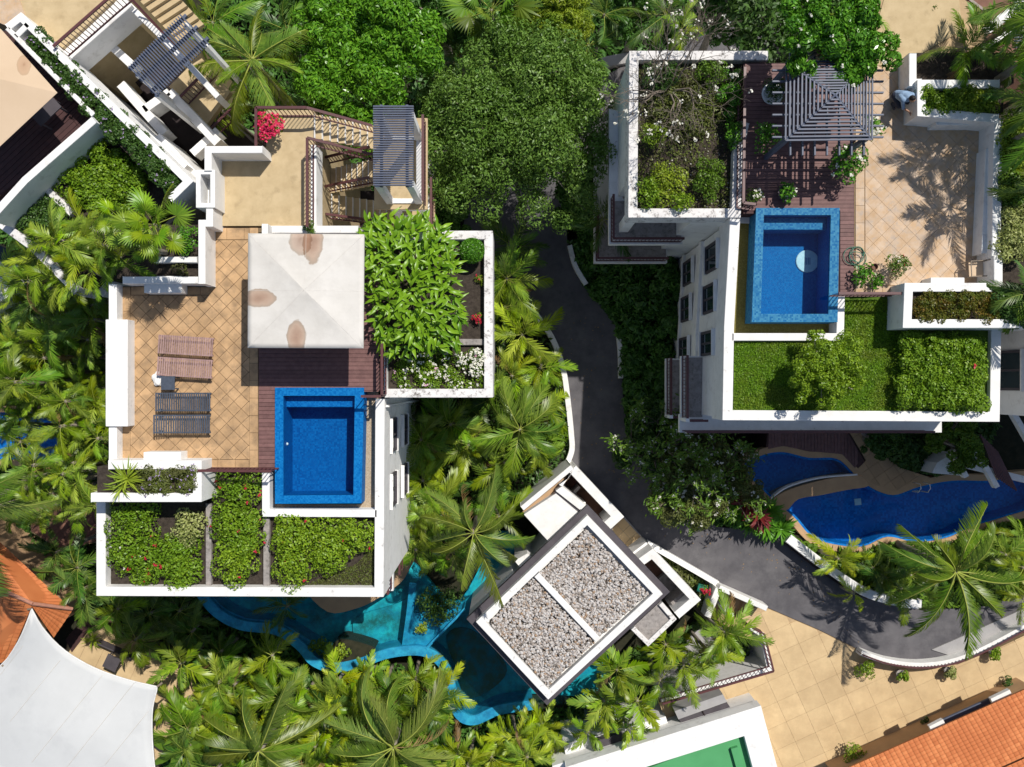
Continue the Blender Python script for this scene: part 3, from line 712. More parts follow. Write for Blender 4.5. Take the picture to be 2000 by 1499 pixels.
x, y = P(328,749,T+.42); tb = E('side_table', (x, y, T), 'small square dark side table between the two pairs of loungers', 'table')
MB().box((0,0,.42), (.48,.48,.03)).build('table_top', M['woodb'], tb, local=True)
for sx in (-1,1):
    for sy in (-1,1): MB().beam((sx*.2,sy*.2,0), (sx*.2,sy*.2,.4), .04,.04).build('leg', M['woodb'], tb, local=True)
cl = MB(); pts = [( -.10+.2*R.random(), -.12+.25*R.random(), .01+.1*R.random()) for _ in range(20)]
def blob(name, c, s, mat, lab, cat, seed, sub=3, amp=.25):
    bm = bmesh.new(); bmesh.ops.create_icosphere(bm, subdivisions=sub, radius=1); rr = random.Random(seed)
    ph = [rr.uniform(0, 6) for _ in range(6)]
    for v in bm.verts:
        p = v.co; k = 1+amp*(math.sin(3*p.x+ph[0])*math.sin(4*p.y+ph[1])+.5*math.sin(7*p.z+ph[2]+3*p.x))
        v.co = Vector((p.x*s[0]*k, p.y*s[1]*k, p.z*s[2]*k))
    me = bpy.data.meshes.new(name); bm.to_mesh(me); bm.free(); me.materials.append(mat)
    o = link(name, me, None, loc=c); return tag(o, lab, cat)
blob('towel', (*P(308,742,T+.08), T+.08), (.17,.24,.08), M['cope'], 'crumpled white towel on the tiles beside the small dark table', 'towel', 3)
# ================================================================== RIGHT VILLA
RV = E('villa_building', P3(1650,500,G), 'white villa with roof lawn, slatted pergola and pale rimmed plunge pool', 'building')
bodyR = [(1429,432),(1470,420),(1470,120),(1960,60),(1955,240),(1955,500),(2010,560),(2010,640),(1950,640),(1948,820),(1414,818),(1417,640)]
MB().prism(mpoly(bodyR, T), G, DB).build('wall', M['white'], RV)
MB().prism(mpoly([(1232,104),(1480,104),(1480,430),(1360,425),(1360,340),(1232,340)], T), G, T-.7).build('wing_wall', M['white'], RV)
MB().prism(mpoly([(1232,339),(1362,339),(1362,424),(1232,424)], T), T-1.0, T-.7).build('wing_overhang', M['white'], RV)
# roof garden wing
wall('parapet', [(1500,109),(1238,109),(1236,417),(1438,417),(1442,300),(1455,240)], .33, T+.02, T-.95, M['grim'], RV)
slab('soil_bed', RC(1242,114,1450,412), T-.35, T-.69, M['soil'], RV)
for zz, ex in ((6.75, .35), (3.45, .62)):
    x0, y0 = P(1232,104,T); x1, y1 = P(1440,425,T)
    MB().prism([(x0-ex, y0+.1-.9), (x0+.2, y0-.9), (x0+.2, P(0,339,T)[1]-.1), (x0+2.6, P(0,339,T)[1]-.1), (x0+2.6, y1-ex*1.0), (x0-ex, y1-ex*1.0)], zz-.35, zz).build('balcony_slab', M['cope'], RV)
    MB().prism([(x0-ex+.22, P(0,350,T)[1]), (x0+2.55, P(0,350,T)[1]), (x0+2.55, y1-ex+.24), (x0-ex+.22, y1-ex+.24)], zz, zz+.02).build('balcony_floor', M['conc'], RV)
    yb = y1-ex+.08
    rail([pxz(x0-ex+.08, P(0,345,T)[1], zz+.85), pxz(x0-ex+.08, yb, zz+.85), pxz(x0+2.5, yb, zz+.85)], f'maroon railing of the {"upper" if zz > 5 else "lower"} corner balcony under the wild roof garden', h=.85, zb=zz)
MB().box((P(1236,0,T)[0]+.15, P(0,417,T)[1]+.15, (T-.9+G)/2), (.35,.35,T-.9-G)).build('corner_post', M['white'], RV)
# deck and terrace
tfR = slab('terrace_floor', [(1668,80),(1735,-30),(1870,-30),(1930,80),(1955,240),(1950,560),(1668,578)], T-.03, DB, M['groutR'], RV)
pieces('tile', mpoly([(1690,130),(1788,130),(1788,236),(1940,236),(1920,555),(1775,558),(1690,558)], T), T, .42, .42, math.radians(45), M['tileR'], tfR, gap=.008)
pieces('tile', mpoly([(1671,130),(1689,130),(1689,572),(1671,572)], T), T, .32, .62, 0, M['tileR'], tfR)
pieces('tile', mpoly([(1690,559),(1775,559),(1775,573),(1690,573)], T), T, .62, .25, 0, M['tileR'], tfR)
slab('entrance_path', [(1690,129),(1735,-30),(1870,-30),(1880,60),(1800,105),(1788,129)], T+.005, DB, M['screed'], RV)
dkR = slab('deck', [(1452,124),(1669,124),(1669,576),(1630,576),(1630,418),(1452,418)], T-.03, DB, M['deckdark'], RV)
pieces('plank', mpoly([(1455,126),(1668,126),(1668,574),(1641,574),(1641,412),(1455,412)], T), T+.005, 4.6, .145, 0, M['deck'], dkR, gap=.012)
# south roof lawn parapets
wall('parapet', [(1436,428),(1424,640),(1421,812),(1943,815),(1946,640)], .36, T-.02, T-1.6, M['cope'], RV)
wall('parapet', [(1430,659),(1641,659),(1643,578)], .27, T-.02, T-1.5, M['cope'], RV)
for q in (RC(1430,420,1470,656), RC(1470,630,1640,656)): bed('gravel_bed', q, T-.75, RV, 'algae')
lawn = bed('lawn_bed', [(1648,578),(1752,578),(1752,640),(1942,640),(1940,810),(1426,808),(1428,662),(1648,662)], T-.22, RV, 'turf')
# south-east planter
wall('planter_wall', [(2030,633),(1772,633),(1775,562),(1950,562),(1950,500)], .30, T+1.05, T-1.4, M['white'], RV)
slab('planter_soil', RC(1776,564,2020,632), T+.8, T-1.4, M['soil'], RV)
slab('bench', RC(1818,543,1884,566), T+.65, T-.2, M['white'], RV, .02)
# east parapet and bench
wall('parapet', [(1951,232),(1949,300),(1946,505)], .30, T+.95, T-1.4, M['white'], RV)
slab('bench', [(1926,291),(1963,291),(1953,496),(1917,496)], T+.6, T-.2, M['white'], RV, .02)
# north-east planters
wall('planter_wall', [(1950,232),(1800,220),(1800,165),(1952,165)], .30, T+1.0, T-1.4, M['white'], RV)
slab('planter_soil', RC(1803,168,1960,222), T+.75, T-1.4, M['soil'], RV)
slab('bench', RC(1828,218,1899,245), T+.6, T-.2, M['white'], RV, .02)
wall('parapet', [(1783,105),(1783,162),(1800,162)], .26, T+.8, T-1.4, M['white'], RV)
slab('planter_soil', RC(1790,104,1980,164), T+.3, T-1.4, M['soil'], RV)
slab('east_bed', RC(1956,236,2060,560), T+.5, G, M['soil'], RV)
# far east lower facade
EV = E('villa_building', (24, 3, G), 'neighbouring white villa wall with dark windows at the right edge', 'building')
MB().prism([(19.0,-1.2),(31,-1.2),(31,9),(19.0,9)], G, 10.6).build('wall', M['white'], EV)
for zz in (7.5, 4.2):
    for yy in (-.25, 2.2): window_on(EV, (18.99, yy, zz), (0,1,0), 1.5, 1.7, (-1,0,0))
wall('parapet', [pxz(19.15,-1.05,10.9)[:2], pxz(30.8,-1.05,10.9)[:2], pxz(30.8,8.8,10.9)[:2], pxz(19.15,8.8,10.9)[:2]], .3, 10.9, 10.5, M['cope'], EV, closed=True)
# west facade windows
yv = lambda py: P(0, py, T)[1]
xf = P(1421,0,T)[0]
for zz, ys in ((7.05, ((455,512),(541,600),(640,690))), (2.75, ((455,512),(541,600),(640,690)))):
    for a, b in ys:
        pa, pb = yv(a), yv(b)
        mid = (a+b)/2; xq = P(1429-12*(mid-432)/208 if mid < 640 else 1417-3*(mid-640)/178, 0, T)[0]
        window_on(RV, (xq-.05, pb, zz), (0,1,0), pa-pb, 1.95, (-1,0,0), panes=2)
wall('string_course', [(1433,432),(1421,640),(1418,815)], .26, 5.9, 5.6, M['white'], RV) if False else None
# string course in true position
def raww(name, pts, wd, z1, z0, mat, parent): return wallmb(MB(), pts, wd, z1, z0).build(name, mat, parent)
fx = [P(1429,432,T), P(1417,640,T), P(1414,816,T)]
raww('string_course', fx, .22, 6.1, 5.75, M['white'], RV)
raww('string_course', fx, .22, 2.6, 2.3, M['white'], RV)
for zz, lb in ((6.9, 'upper'), (3.6, 'lower')):
    yA, yB = P(0,690,T)[1], P(0,818,T)[1]
    MB().prism([(xf-.95, yA), (xf-.1, yA), (xf-.1, yB-.25), (xf-.95, yB-.25)], zz-.25, zz).build('balcony_slab', M['cope'], RV)
    MB().prism([(xf-.8, yA-.06), (xf-.1, yA-.06), (xf-.1, yB-.1), (xf-.8, yB-.1)], zz, zz+.02).build('balcony_floor', M['conc'], RV)
    MB().box((xf-.9, yB-.18, zz+.5), (.14,.14,1.1)).build('balcony_post', M['white'], RV)
    rail([pxz(xf-.9, yA, zz+1), pxz(xf-.9, yB-.2, zz+1), pxz(xf-.1, yB-.2, zz+1)], f'maroon railing of the {lb} west balcony below the roof lawn', zb=zz)
MB().prism([(xf-1.0, P(0,816,T)[1]-.02), (P(1940,0,T)[0], P(0,816,T)[1]-.02), (P(1940,0,T)[0], P(0,816,T)[1]-.75), (xf-1.0, P(0,816,T)[1]-.75)], 6.6, 6.85).build('balcony_slab', M['cope'], RV)
yS = P(0,816,T)[1]-.68
rail([pxz(xf-.9, yS, 7.75), pxz(P(1900,0,T)[0], yS, 7.75)], 'long maroon railing of the south balcony under the roof lawn', h=.9, step=.3)

pR = plunge('plunge_pool', 'pale rimmed blue plunge pool on the right villa roof by the pergola', [(1477,407),(1640,407),(1636,630),(1468,630)], [(1492,421),(1623,421),(1618,614),(1486,614)], T+.10, T-.75, 'rimR', 'mosR', .46)
dr = MB().lathe((*P(1577,511,T-1.1), T-1.148), [(.42,0),(.42,.03),(.40,.045),(.12,.05)], 24).build('drain', M['grille'], pR)  # drain disc kept large and pale, doubling as a painted glint on the water
for k in range(4): MB().box((P(1577,511,T-1.1)[0]+(-.09+.06*k), P(1577,511,T-1.1)[1], T-1.095), (.025,.26,.012)).build('grate_bar', M['mosR'], dr)

rail([(1455,132),(1452,397),(1476,400)], 'maroon railing between the wild roof garden and the right deck', h=.9)
rail([(1638,574),(1782,574)], 'maroon railing between the right terrace and the roof lawn', h=.9)

# pergola
zp = T+2.45
PG = E('pergola', P3(1617,196,T), 'square blue grey slatted pergola over the right deck', 'pergola')
c4 = [P(1536,122,zp), P(1704,120,zp), P(1703,273,zp), P(1534,275,zp)]
cc = (sum(p[0] for p in c4)/4, sum(p[1] for p in c4)/4)
NRG = 12
for k in range(NRG):
    f = 1-k/(NRG+.3); zz = zp+.55*(1-f)
    q = [(cc[0]+(x-cc[0])*f, cc[1]+(y-cc[1])*f) for x, y in c4]
    for i in range(4):
        a, b = q[i], q[(i+1) % 4]
        MB().beam((*a, zz), (*b, zz), .05, .05).build('slat', M['slat'], PG)
for p in c4:
    MB().beam((*p, zp-.07), (*cc, zp+.5), .06, .09).build('hip_rafter', M['slat'], PG)
    q = (cc[0]+(p[0]-cc[0])*.93, cc[1]+(p[1]-cc[1])*.93)
    MB().box((*q, (T+zp-.15)/2), (.14,.14,zp-.15-T)).build('post', M['slat'], PG)
for k in range(7):
    t_ = (k+.6)/7
    ya = c4[0][1]+(c4[3][1]-c4[0][1])*t_
    MB().beam((c4[0][0]-.42, ya, zp-.16), (c4[1][0]+.42, ya, zp-.16), .05, .1).build('joist', M['slat'], PG)
    xa = c4[3][0]+(c4[2][0]-c4[3][0])*t_
    MB().beam((xa, c4[3][1]-.42, zp-.27), (xa, c4[0][1]+.42, zp-.27), .05, .1).build('joist', M['slat'], PG)
# terrace chair (bronze frame)
x, y = P(1906,527,T+.4); ch = E('metal_chair', (x, y, T), 'bronze metal framed armchair in the terrace corner by the white bench', 'chair', rz=.05)
for sx in (-.27, .27):
    for sy in (-.27, .27): MB().tube([(sx,sy,0), (sx,sy,.62 if sx < 0 else .85)], .018).build('leg', M['metal'], ch, local=True)
    MB().tube([(-.27,sx,.6), (.27,sx,.62)], .022).build('arm_rest', M['metal'], ch, local=True)
MB().box((0,0,.40), (.5,.5,.03)).build('seat', M['tan'], ch, local=True)
MB().tube([(-.27,-.27,.6), (-.27,.27,.6)], .02).build('front_bar', M['metal'], ch, local=True)
MB().box((.3,0,.66), (.04,.52,.42)).build('backrest', M['grille'], ch, local=True)
# garden hose
x, y = P(1670,500,T); pts = []
for k in range(110):
    a = k*.21; r_ = .26+.09*math.sin(k*.045)+.05*math.sin(k*.31); pts.append((x+.05*math.sin(k*.1)+r_*math.cos(a), y-.02+r_*math.sin(a)*1.0, T+.03+.0010*k))
pts += [(x+.1, y-.3, T+.1), (x+.12, y-.5, T+.05), (x+.15, y-.62, T+.04)]
tag(MB().tube(bez(pts, 2), .014, 5).build('garden_hose', M['hose'], smooth=True), 'coiled green garden hose on the deck edge by the right pool', 'hose')
# ================================================================== GATE HOUSE with pebble roof
GZ = 4.3
GH = E('gate_house', P3(1110,1190,G), 'flat roofed gate house with two pebble filled roof bays beside the lane', 'building')
rim = [(1147,1017),(1285,1161),(1071,1358),(939,1216)]
eav = [P(1149,1010,GZ), P(1292,1161,GZ), P(1070,1366,GZ), P(930,1216,GZ)]
eL = [tuple(p) for p in offset_path(eav, .62, True)[0]]; eR = [tuple(p) for p in offset_path(eav, .62, True)[1]]
eo = eL if area(eL) > area(eR) else eR
MB().prism(eo, GZ-.75, GZ-.42).build('eaves', M['dark'], GH)
MB().prism(mpoly(rim, GZ), G, GZ-.4).build('wall', M['white'], GH)
wall('parapet', rim, .30, GZ, GZ-.6, M['cope'], GH, closed=True)
wall('divider', [(1048,1124),(1168,1251)], .26, GZ-.02, GZ-.6, M['cope'], GH)
def pebbles(poly, z, n_, seed):
    rr = np.random.default_rng(seed); poly = np.array(poly); a, b, c, d = poly
    base = []
    bm = bmesh.new(); bmesh.ops.create_icosphere(bm, subdivisions=1, radius=1); bv = np.array([v.co[:] for v in bm.verts]); bf = np.array([[v.index for v in f.verts] for f in bm.faces]); bm.free()
    V = []; Fc = []
    u, v = rr.random(n_), rr.random(n_)
    xy = (a[None]*((1-u)*(1-v))[:,None]+b[None]*(u*(1-v))[:,None]+c[None]*(u*v)[:,None]+d[None]*((1-u)*v)[:,None])
    s = rr.uniform(.035,.092,(n_,1))*np.array([[1,.72,.55]])*rr.uniform(.8,1.2,(n_,3)); ang = rr.uniform(0,6.28,n_)
    vv = bv[None]*s[:,None,:]*(1+.22*rr.standard_normal((n_,len(bv),1))*.6)
    ca, sa = np.cos(ang)[:,None], np.sin(ang)[:,None]
    X = vv[:,:,0]*ca-vv[:,:,1]*sa+xy[:,None,0]; Y = vv[:,:,0]*sa+vv[:,:,1]*ca+xy[:,None,1]; Z = vv[:,:,2]+z+rr.uniform(0,.05,n_)[:,None]
    vs = np.stack([X,Y,Z],-1).reshape(-1,3); fs = (bf[None]+(np.arange(n_)*len(bv))[:,None,None]).reshape(-1,3)
    return vs, fs
def npmesh(name, vs, fs, mats, mi=None):
    me = bpy.data.meshes.new(name); k = fs.shape[1]; m = len(fs)
    me.vertices.add(len(vs)); me.vertices.foreach_set('co', np.ascontiguousarray(vs, dtype=np.float32).ravel())
    me.loops.add(m*k); me.loops.foreach_set('vertex_index', np.ascontiguousarray(fs, dtype=np.int32).ravel())
    me.polygons.add(m); me.polygons.foreach_set('loop_start', np.arange(0, m*k, k, dtype=np.int32))
    if mi is not None: me.polygons.foreach_set('material_index', np.ascontiguousarray(mi, dtype=np.int32))
    for q in (mats if isinstance(mats, (list, tuple)) else [mats]): me.materials.append(q)
    me.update(calc_edges=True); return me
for q, n_, sd in (([(1144,1035),(1266,1160),(1170,1244),(1054,1120)], 4200, 1), ([(1040,1130),(1160,1256),(1070,1340),(956,1216)], 3900, 2)):
    qq = mpoly(q, GZ-.2)
    MB().prism(qq, GZ-.5, GZ-.24).build('roof_bay', M['soil'], GH)
    vs, fs = pebbles(qq, GZ-.2, n_, sd)
    link('pebbles', npmesh('pebbles', vs, fs, M['stone']), GH)['kind'] = 'stuff'
# annexes
slab('carport_roof', [(1023,1006),(1090,962),(1142,1003),(1074,1062)], 2.9, G, M['cope'], GH, .02)
slab('roof_joint', [(1083,962),(1086,959),(1140,1003),(1137,1007)], 2.915, 2.6, M['dark'], GH)
slab('roof_strip', [(1085,960),(1098,951),(1150,993),(1140,1003)], 3.0, G, M['cope'], GH, .02)
wall('court_wall', [(1020,994),(1118,913)], .22, 3.1, G, M['cope'], GH)
wall('court_wall', [(1118,917),(1206,1010),(1186,1028)], .42, 2.8, G, M['cope'], GH)
slab('court_wall_inner', [(1098,951),(1119,921),(1110,935),(1092,948)], 2.8, G, M['white'], GH)
slab('court_floor', [(1080,930),(1130,925),(1215,1010),(1180,1040),(1100,970)], .4, G, M['clay'], GH)
slab('court_step', [(1108,972),(1130,950),(1134,954),(1112,976)], 1.6, .4, M['conc'], GH)
slab('court_ledge', [(1020,1000),(1105,930),(1112,936),(1028,1008)], 2.2, G, M['cop'], GH)
fo = st(slab('forecourt', [(1190,1035),(1215,1005),(1262,1058),(1228,1085)], .08, G, M['pave']))
pieces('paving_slab', mpoly([(1196,1035),(1215,1010),(1258,1056),(1228,1080)], .1), .11, .5, .5, .75, M['plaza'], fo, gap=.015)
slab('court_wall', [(1228,1086),(1262,1060),(1276,1074),(1240,1102)], 1.6, G, M['cope'], GH)
slab('court_bed', [(1236,1088),(1260,1068),(1270,1077),(1246,1097)], 1.62, 1.2, M['cop'], GH)
wall('court_wall', [(1246,1103),(1274,1083),(1358,1172),(1322,1203)], .36, 2.8, G, M['cope'], GH)
slab('court_floor', [(1240,1110),(1275,1085),(1350,1170),(1320,1200)], .3, G, M['clay'], GH)
slab('court_rubble', [(1276,1140),(1300,1120),(1335,1160),(1312,1178)], .7, .2, M['conc'], GH)
slab('court_step', [(1310,1178),(1336,1156),(1340,1160),(1314,1183)], 1.9, .3, M['conc'], GH)
slab('porch_roof', [(1234,1228),(1290,1176),(1318,1210),(1266,1262)], 2.6, G, M['conc'], GH)
wall('porch_edge', [(1236,1228),(1266,1258),(1316,1210),(1290,1180)], .2, 2.75, 2.2, M['grim'], GH)
slab('terrace_ledge', [(915,1205),(1000,1120),(1015,1135),(930,1220)], 2.2, G, M['cope'], GH)
slab('terrace_top', [(1005,1096),(1030,1082),(1045,1095),(1018,1112)], 2.0, G, M['cope'], GH)
# court lamp
x, y = P(1138,985,2.0); lm = E('court_lamp', (x, y, .4), 'white lantern on a thin post in the gate house courtyard', 'lamp')
MB().tube([(-.12,-.1,0), (0,0,1.6)], .03).build('post', M['cope'], lm, local=True)
MB().box((0,0,1.7), (.22,.22,.3)).build('lantern', M['cope'], lm, local=True)
# green pot with red flowers, by the road wall
x, y = P(1372,1152,.7); pt = E('plant_pot', (x, y, .1), 'square green glazed pot beside the gate house courtyard', 'pot', rz=.5)
o = MB().lathe((0,0,0), [(.17,0),(.26,.45),(.28,.5),(.24,.5),(.22,.42)], 4).build('pot', M['teal'], pt, local=True)
# stairs from the plaza
PS = E('garden_steps', P3(1430,1190,G), 'tan steps between white walls leading off the plaza beside the lane', 'stairs')
wall('side_wall', [(1405,1149),(1498,1190)], .24, .95, -.3, M['cope'], PS)
wall('side_wall', [(1404,1150),(1382,1206)], .30, .95, -1.2, M['cope'], PS)
for i in range(6):
    a = (1412+i*13.5, 1158+i*5.8); b = (1386+i*13.5, 1206+i*7)
    slab('tread', [a, (a[0]+13, a[1]+5.6), (b[0]+13, b[1]+6.8), b], -.95+.16*i, -1.6, M['cop'], PS)
slab('pedestal', [(1415,1192),(1428,1186),(1434,1204),(1422,1210)], .6, -1, M['cope'], PS)
# sunken planting pit with railing
PT = E('sunken_court', P3(1420,1290,G), 'sunken planting court with white walls cut into the plaza', 'wall')
pit = [(1466,1226),(1489,1241),(1503,1308),(1290,1368)]
wall('retaining_wall', pit, .24, .12, G, M['cope'], PT)
slab('pit_floor', [(1460,1220),(1495,1240),(1510,1312),(1285,1375),(1250,1330),(1400,1200)], G+.35, G, M['pave'], PT)
rail([(1470,1228),(1493,1240),(1511,1312),(1294,1376)], 'maroon railing along the edge of the sunken planting court', h=.75, zb=.12, step=.2)
# curved parapet of the lane above the plaza
cpx = bez([(1682,1276),(1735,1294),(1800,1301),(1868,1291),(1940,1260),(2050,1200)], 5)
tag(wall('curved_parapet', cpx, .26, .55, -.4, M['cope']), 'curved white parapet between the lane and the plaza', 'wall')
rail([(x_+3, y_+4, .75) for x_, y_ in cpx], 'curved maroon railing on the plaza side of the white lane parapet', h=.7, step=.2, tw=.07)
# white roof with green deck, bottom edge
WR = E('white_roof_building', P3(1350,1500,G), 'white parapet roof with green painted deck at the bottom edge', 'building')
slab('roof', [(1080,1506),(1489,1379),(1540,1570),(1100,1640)], 4.6, G, M['white'], WR, .02) if False else None
rw_ = [(1084,1517),(1479,1392),(1530,1560),(1120,1660)]
MB().prism(mpoly([(1080,1510),(1486,1384),(1534,1570),(1100,1680)], 1.9), G, 1.25).build('wall', M['white'], WR)
wall('parapet', [(1112,1522),(1470,1409),(1510,1560)], 1.1, 1.9, 1.2, M['white'], WR)
slab('roof_deck', [(1150,1545),(1455,1430),(1490,1560),(1160,1640)], 1.5, 1.3, M['green'], WR)
wall('deck_step', [(1436,1455),(1452,1510)], .25, 4.22, 4.1, M['white'], WR) if False else None
slab('deck_box', [(1428,1464),(1441,1460),(1452,1500),(1439,1504)], 1.7, 1.4, M['green'], WR)
slab('service_yard', [(1090,1480),(1150,1452),(1300,1405),(1400,1372),(1440,1400),(1110,1500)], 0, G, M['cop'], WR)
slab('annex_roof', [(1318,1390),(1412,1357),(1420,1372),(1325,1406)], 1.3, G, M['pave'], WR)
slab('annex_canopy', [(1325,1405),(1420,1373),(1438,1400),(1345,1432)], .9, G, M['dark'], WR)
wall('canopy_bar', [(1372,1390),(1385,1415)], .06, .95, .8, M['dim'], WR)
slab('annex_roof', [(1100,1455),(1300,1400),(1305,1415),(1105,1475)], .5, G, M['cope'], WR)
slab('annex_canopy', [(1160,1450),(1215,1432),(1225,1455),(1170,1475)], .9, .2, M['dark'], WR)
# terracotta roofs
def tiled_roof(parent, p0, p1, q0, q1, rows, name='roof'):
    """rows of curved tiles from eave p0-p1 up to ridge q0-q1 (world xyz)"""
    p0, p1, q0, q1 = map(Vector, (p0, p1, q0, q1)); nrm = (p1-p0).cross(q0-p0).normalized()
    if nrm.z < 0: nrm = -nrm
    MB().add([p0-nrm*.06, p1-nrm*.06, q1-nrm*.06, q0-nrm*.06, p0-nrm*.2, p1-nrm*.2, q1-nrm*.2, q0-nrm*.2], [[0,1,2,3],[4,5,6,7][::-1],[0,1,5,4],[1,2,6,5],[2,3,7,6],[3,0,4,7]]).build(name, M['redroof'], parent)
    mb = MB(); L = (p1-p0).length; ncol = max(3, int(L/.24)); 
    for i in range(rows):
        a0, a1 = i/rows, (i+1.12)/rows
        for j in range(ncol):
            b0, b1 = j/ncol, (j+.93)/ncol
            def pt(a, b, h): 
                a = min(a, 1); return p0.lerp(p1, b).lerp(q0.lerp(q1, b), a)+nrm*h
            lift = .03+R.random()*.012; bm_ = (b0+b1)/2
            mb.add([pt(a0,b0,lift), pt(a0,bm_,lift+.014), pt(a0,b1,lift), pt(a1,b0,.0), pt(a1,bm_,.012), pt(a1,b1,.0), pt(a0,b0,-.05), pt(a0,b1,-.05)],
                   [[0,1,4,3],[1,2,5,4],[6,7,2,1,0]])
    o = mb.build('roof_tiles', M['redroof'], parent); o['kind'] = 'stuff'; return o
TR = E('tiled_roof_house', P3(1900,1480,G), 'house with a terracotta tiled roof beyond the plaza, bottom right corner', 'building')
ez = 2.7
e0, e1 = P3(1640,1508,ez), P3(2040,1330,ez)
def up(p, d, z): return (p[0]+d[0], p[1]+d[1], z)
dn = Vector((e1[0]-e0[0], e1[1]-e0[1])).normalized(); pn = Vector((dn.y, -dn.x))
r0, r1 = up(e0, pn*2.2-dn*.0, ez+.85), up(e1, pn*2.2, ez+.85)
tiled_roof(TR, e0, e1, r0, r1, 16)
f0, f1 = up(e0, pn*2.3, ez+.35), up(e1, pn*2.3, ez+.35)
g0, g1 = up(e0, pn*6, ez+2.4), up(e1, pn*6, ez+2.4)
MB().beam(up(r0, pn*.12, ez+.42), up(r1, pn*.12, ez+.42), .22, .1).build('valley_gutter', M['dim'], TR)
tiled_roof(TR, up(e0, pn*2.42, ez+.62), up(e1, pn*2.42, ez+.62), g0, g1, 22)
wl_ = [(e0[0]+pn.x*.9, e0[1]+pn.y*.9), (e1[0]+pn.x*.9, e1[1]+pn.y*.9), (e1[0]+pn.x*6, e1[1]+pn.y*6), (e0[0]+pn.x*6, e0[1]+pn.y*6)]
MB().prism(wl_, G, ez-.1).build('wall', M['cop'], TR)
for (a, b, zz) in (((1815,1420),(1842,1406),1.0), ((1935,1366),(1972,1348),1.0)):
    slab('door_canopy', [a, b, (b[0]+8, b[1]+16), (a[0]+8, a[1]+16)], zz+1.4, zz+1.2, M['cope'], TR)
slab('awning', [(1842,1406),(1935,1364),(1942,1376),(1850,1420)], 1.9, 1.8, M['slat'], TR)
# pavilion with shade sail, lower left
PV = E('tiled_pavilion', P3(40,1180,G), 'terracotta tiled pavilion at the left edge partly under palm fronds', 'building')
hz, ez2 = 4.6, 3.3
tiled_roof(PV, P3(-80,985,ez2), P3(141,1192,ez2), P3(-120,1105,hz), P3(62,1178,hz), 14)
tiled_roof(PV, P3(141,1192,ez2), P3(104,1246,ez2), P3(64,1178,hz), P3(62,1184,hz), 9)
tiled_roof(PV, P3(104,1246,ez2), P3(20,1310,ez2-.2), P3(62,1184,hz), P3(0,1150,hz), 9) if False else None
tiled_roof(PV, P3(-120,1330,ez2-.2), P3(18,1290,ez2-.2), P3(-110,1090,hz), P3(64,1184,hz), 14)
for a, b in (((-120,1098),(64,1180)), ((64,1180),(141,1190)),):
    za, zb_ = hz+.08, (hz+.08 if b[0] < 100 else ez2+.12)
    MB().tube([P3(*a, za), P3(*b, zb_)], .08, 8).build('ridge_cap', surf('pale_ridge', (.44,.22,.15), (.36,.16,.11), 5, .8), PV)
MB().prism([P(x, y, 1) for x, y in [(-60,1030),(110,1190),(90,1230),(-60,1280)]], G, 2.2).build('wall', M['cop'], PV)
# sail
SL = E('shade_sail', P3(150,1420,-1), 'big white tensioned shade sail with scalloped edges, lower left', 'shade sail')
edge = bez([(62,1190),(82,1225),(115,1262),(155,1290),(200,1312),(255,1330),(307,1342)], 3) + bez([(306,1350),(298,1385),(297,1430),(300,1480),(306,1530)], 3) + [(200,1600),(0,1600),(-160,1500)] + bez([(-120,1380),(-60,1330),(0,1302),(35,1255),(55,1210)], 3)
sx_, sy_ = 110, 1420
rings = []; nr = 10
mb = MB(); ne = len(edge)
def sz(x, y): return 3.9 + .9*math.exp(-((x-62)**2+(y-1190)**2)/9000) + .35*math.sin(x*.011)*math.cos(y*.013)
vs = []
for i in range(nr+1):
    t_ = i/nr
    for (ex, ey) in edge:
        x, y = sx_+(ex-sx_)*t_, sy_+(ey-sy_)*t_; zz = sz(x, y); vs.append(P3(x, y, zz))
fs = [[i*ne+k, i*ne+(k+1) % ne, (i+1)*ne+(k+1) % ne, (i+1)*ne+k] for i in range(1, nr) for k in range(ne)] + [[ne+k for k in range(ne)][::-1]]
o = mb.add(vs, fs).build('cloth', M['sail'], SL, smooth=True); o.modifiers.new('t', 'SOLIDIFY').thickness = .01
mb = MB(); pe = [P3(x, y, sz(x, y)) for x, y in edge]
mb.tube(pe + [pe[0]], .028, 5).build('edge_cable', M['cope'], SL)
for x in range(0, 9):
    a, b = (x*42-60, 1560-x*6), (x*42+75, 1385-x*6)
for (a, b) in (((20,1410),(118,1290)), ((62,1490),(200,1320)), ((130,1500),(262,1335)), ((205,1495),(290,1390)), ((0,1320),(45,1262))):
    ps = []
    for k in range(9):
        x, y = a[0]+(b[0]-a[0])*k/8, a[1]+(b[1]-a[1])*k/8; ps.append(P3(x, y, sz(x, y)+.006))
    MB().tube(ps, .012, 4).build('seam', M['conc'] if False else M['canvas'], SL)
for (px_, py_) in ((307,1342), (62,1190), (4,1302)):
    MB().tube([P3(px_, py_, sz(px_, py_)), (P(px_, py_, 3.9)[0]+.2, P(px_, py_, 3.9)[1]+.15, sz(px_, py_)-.05)], .05).build('corner_fitting', M['metal'], SL)
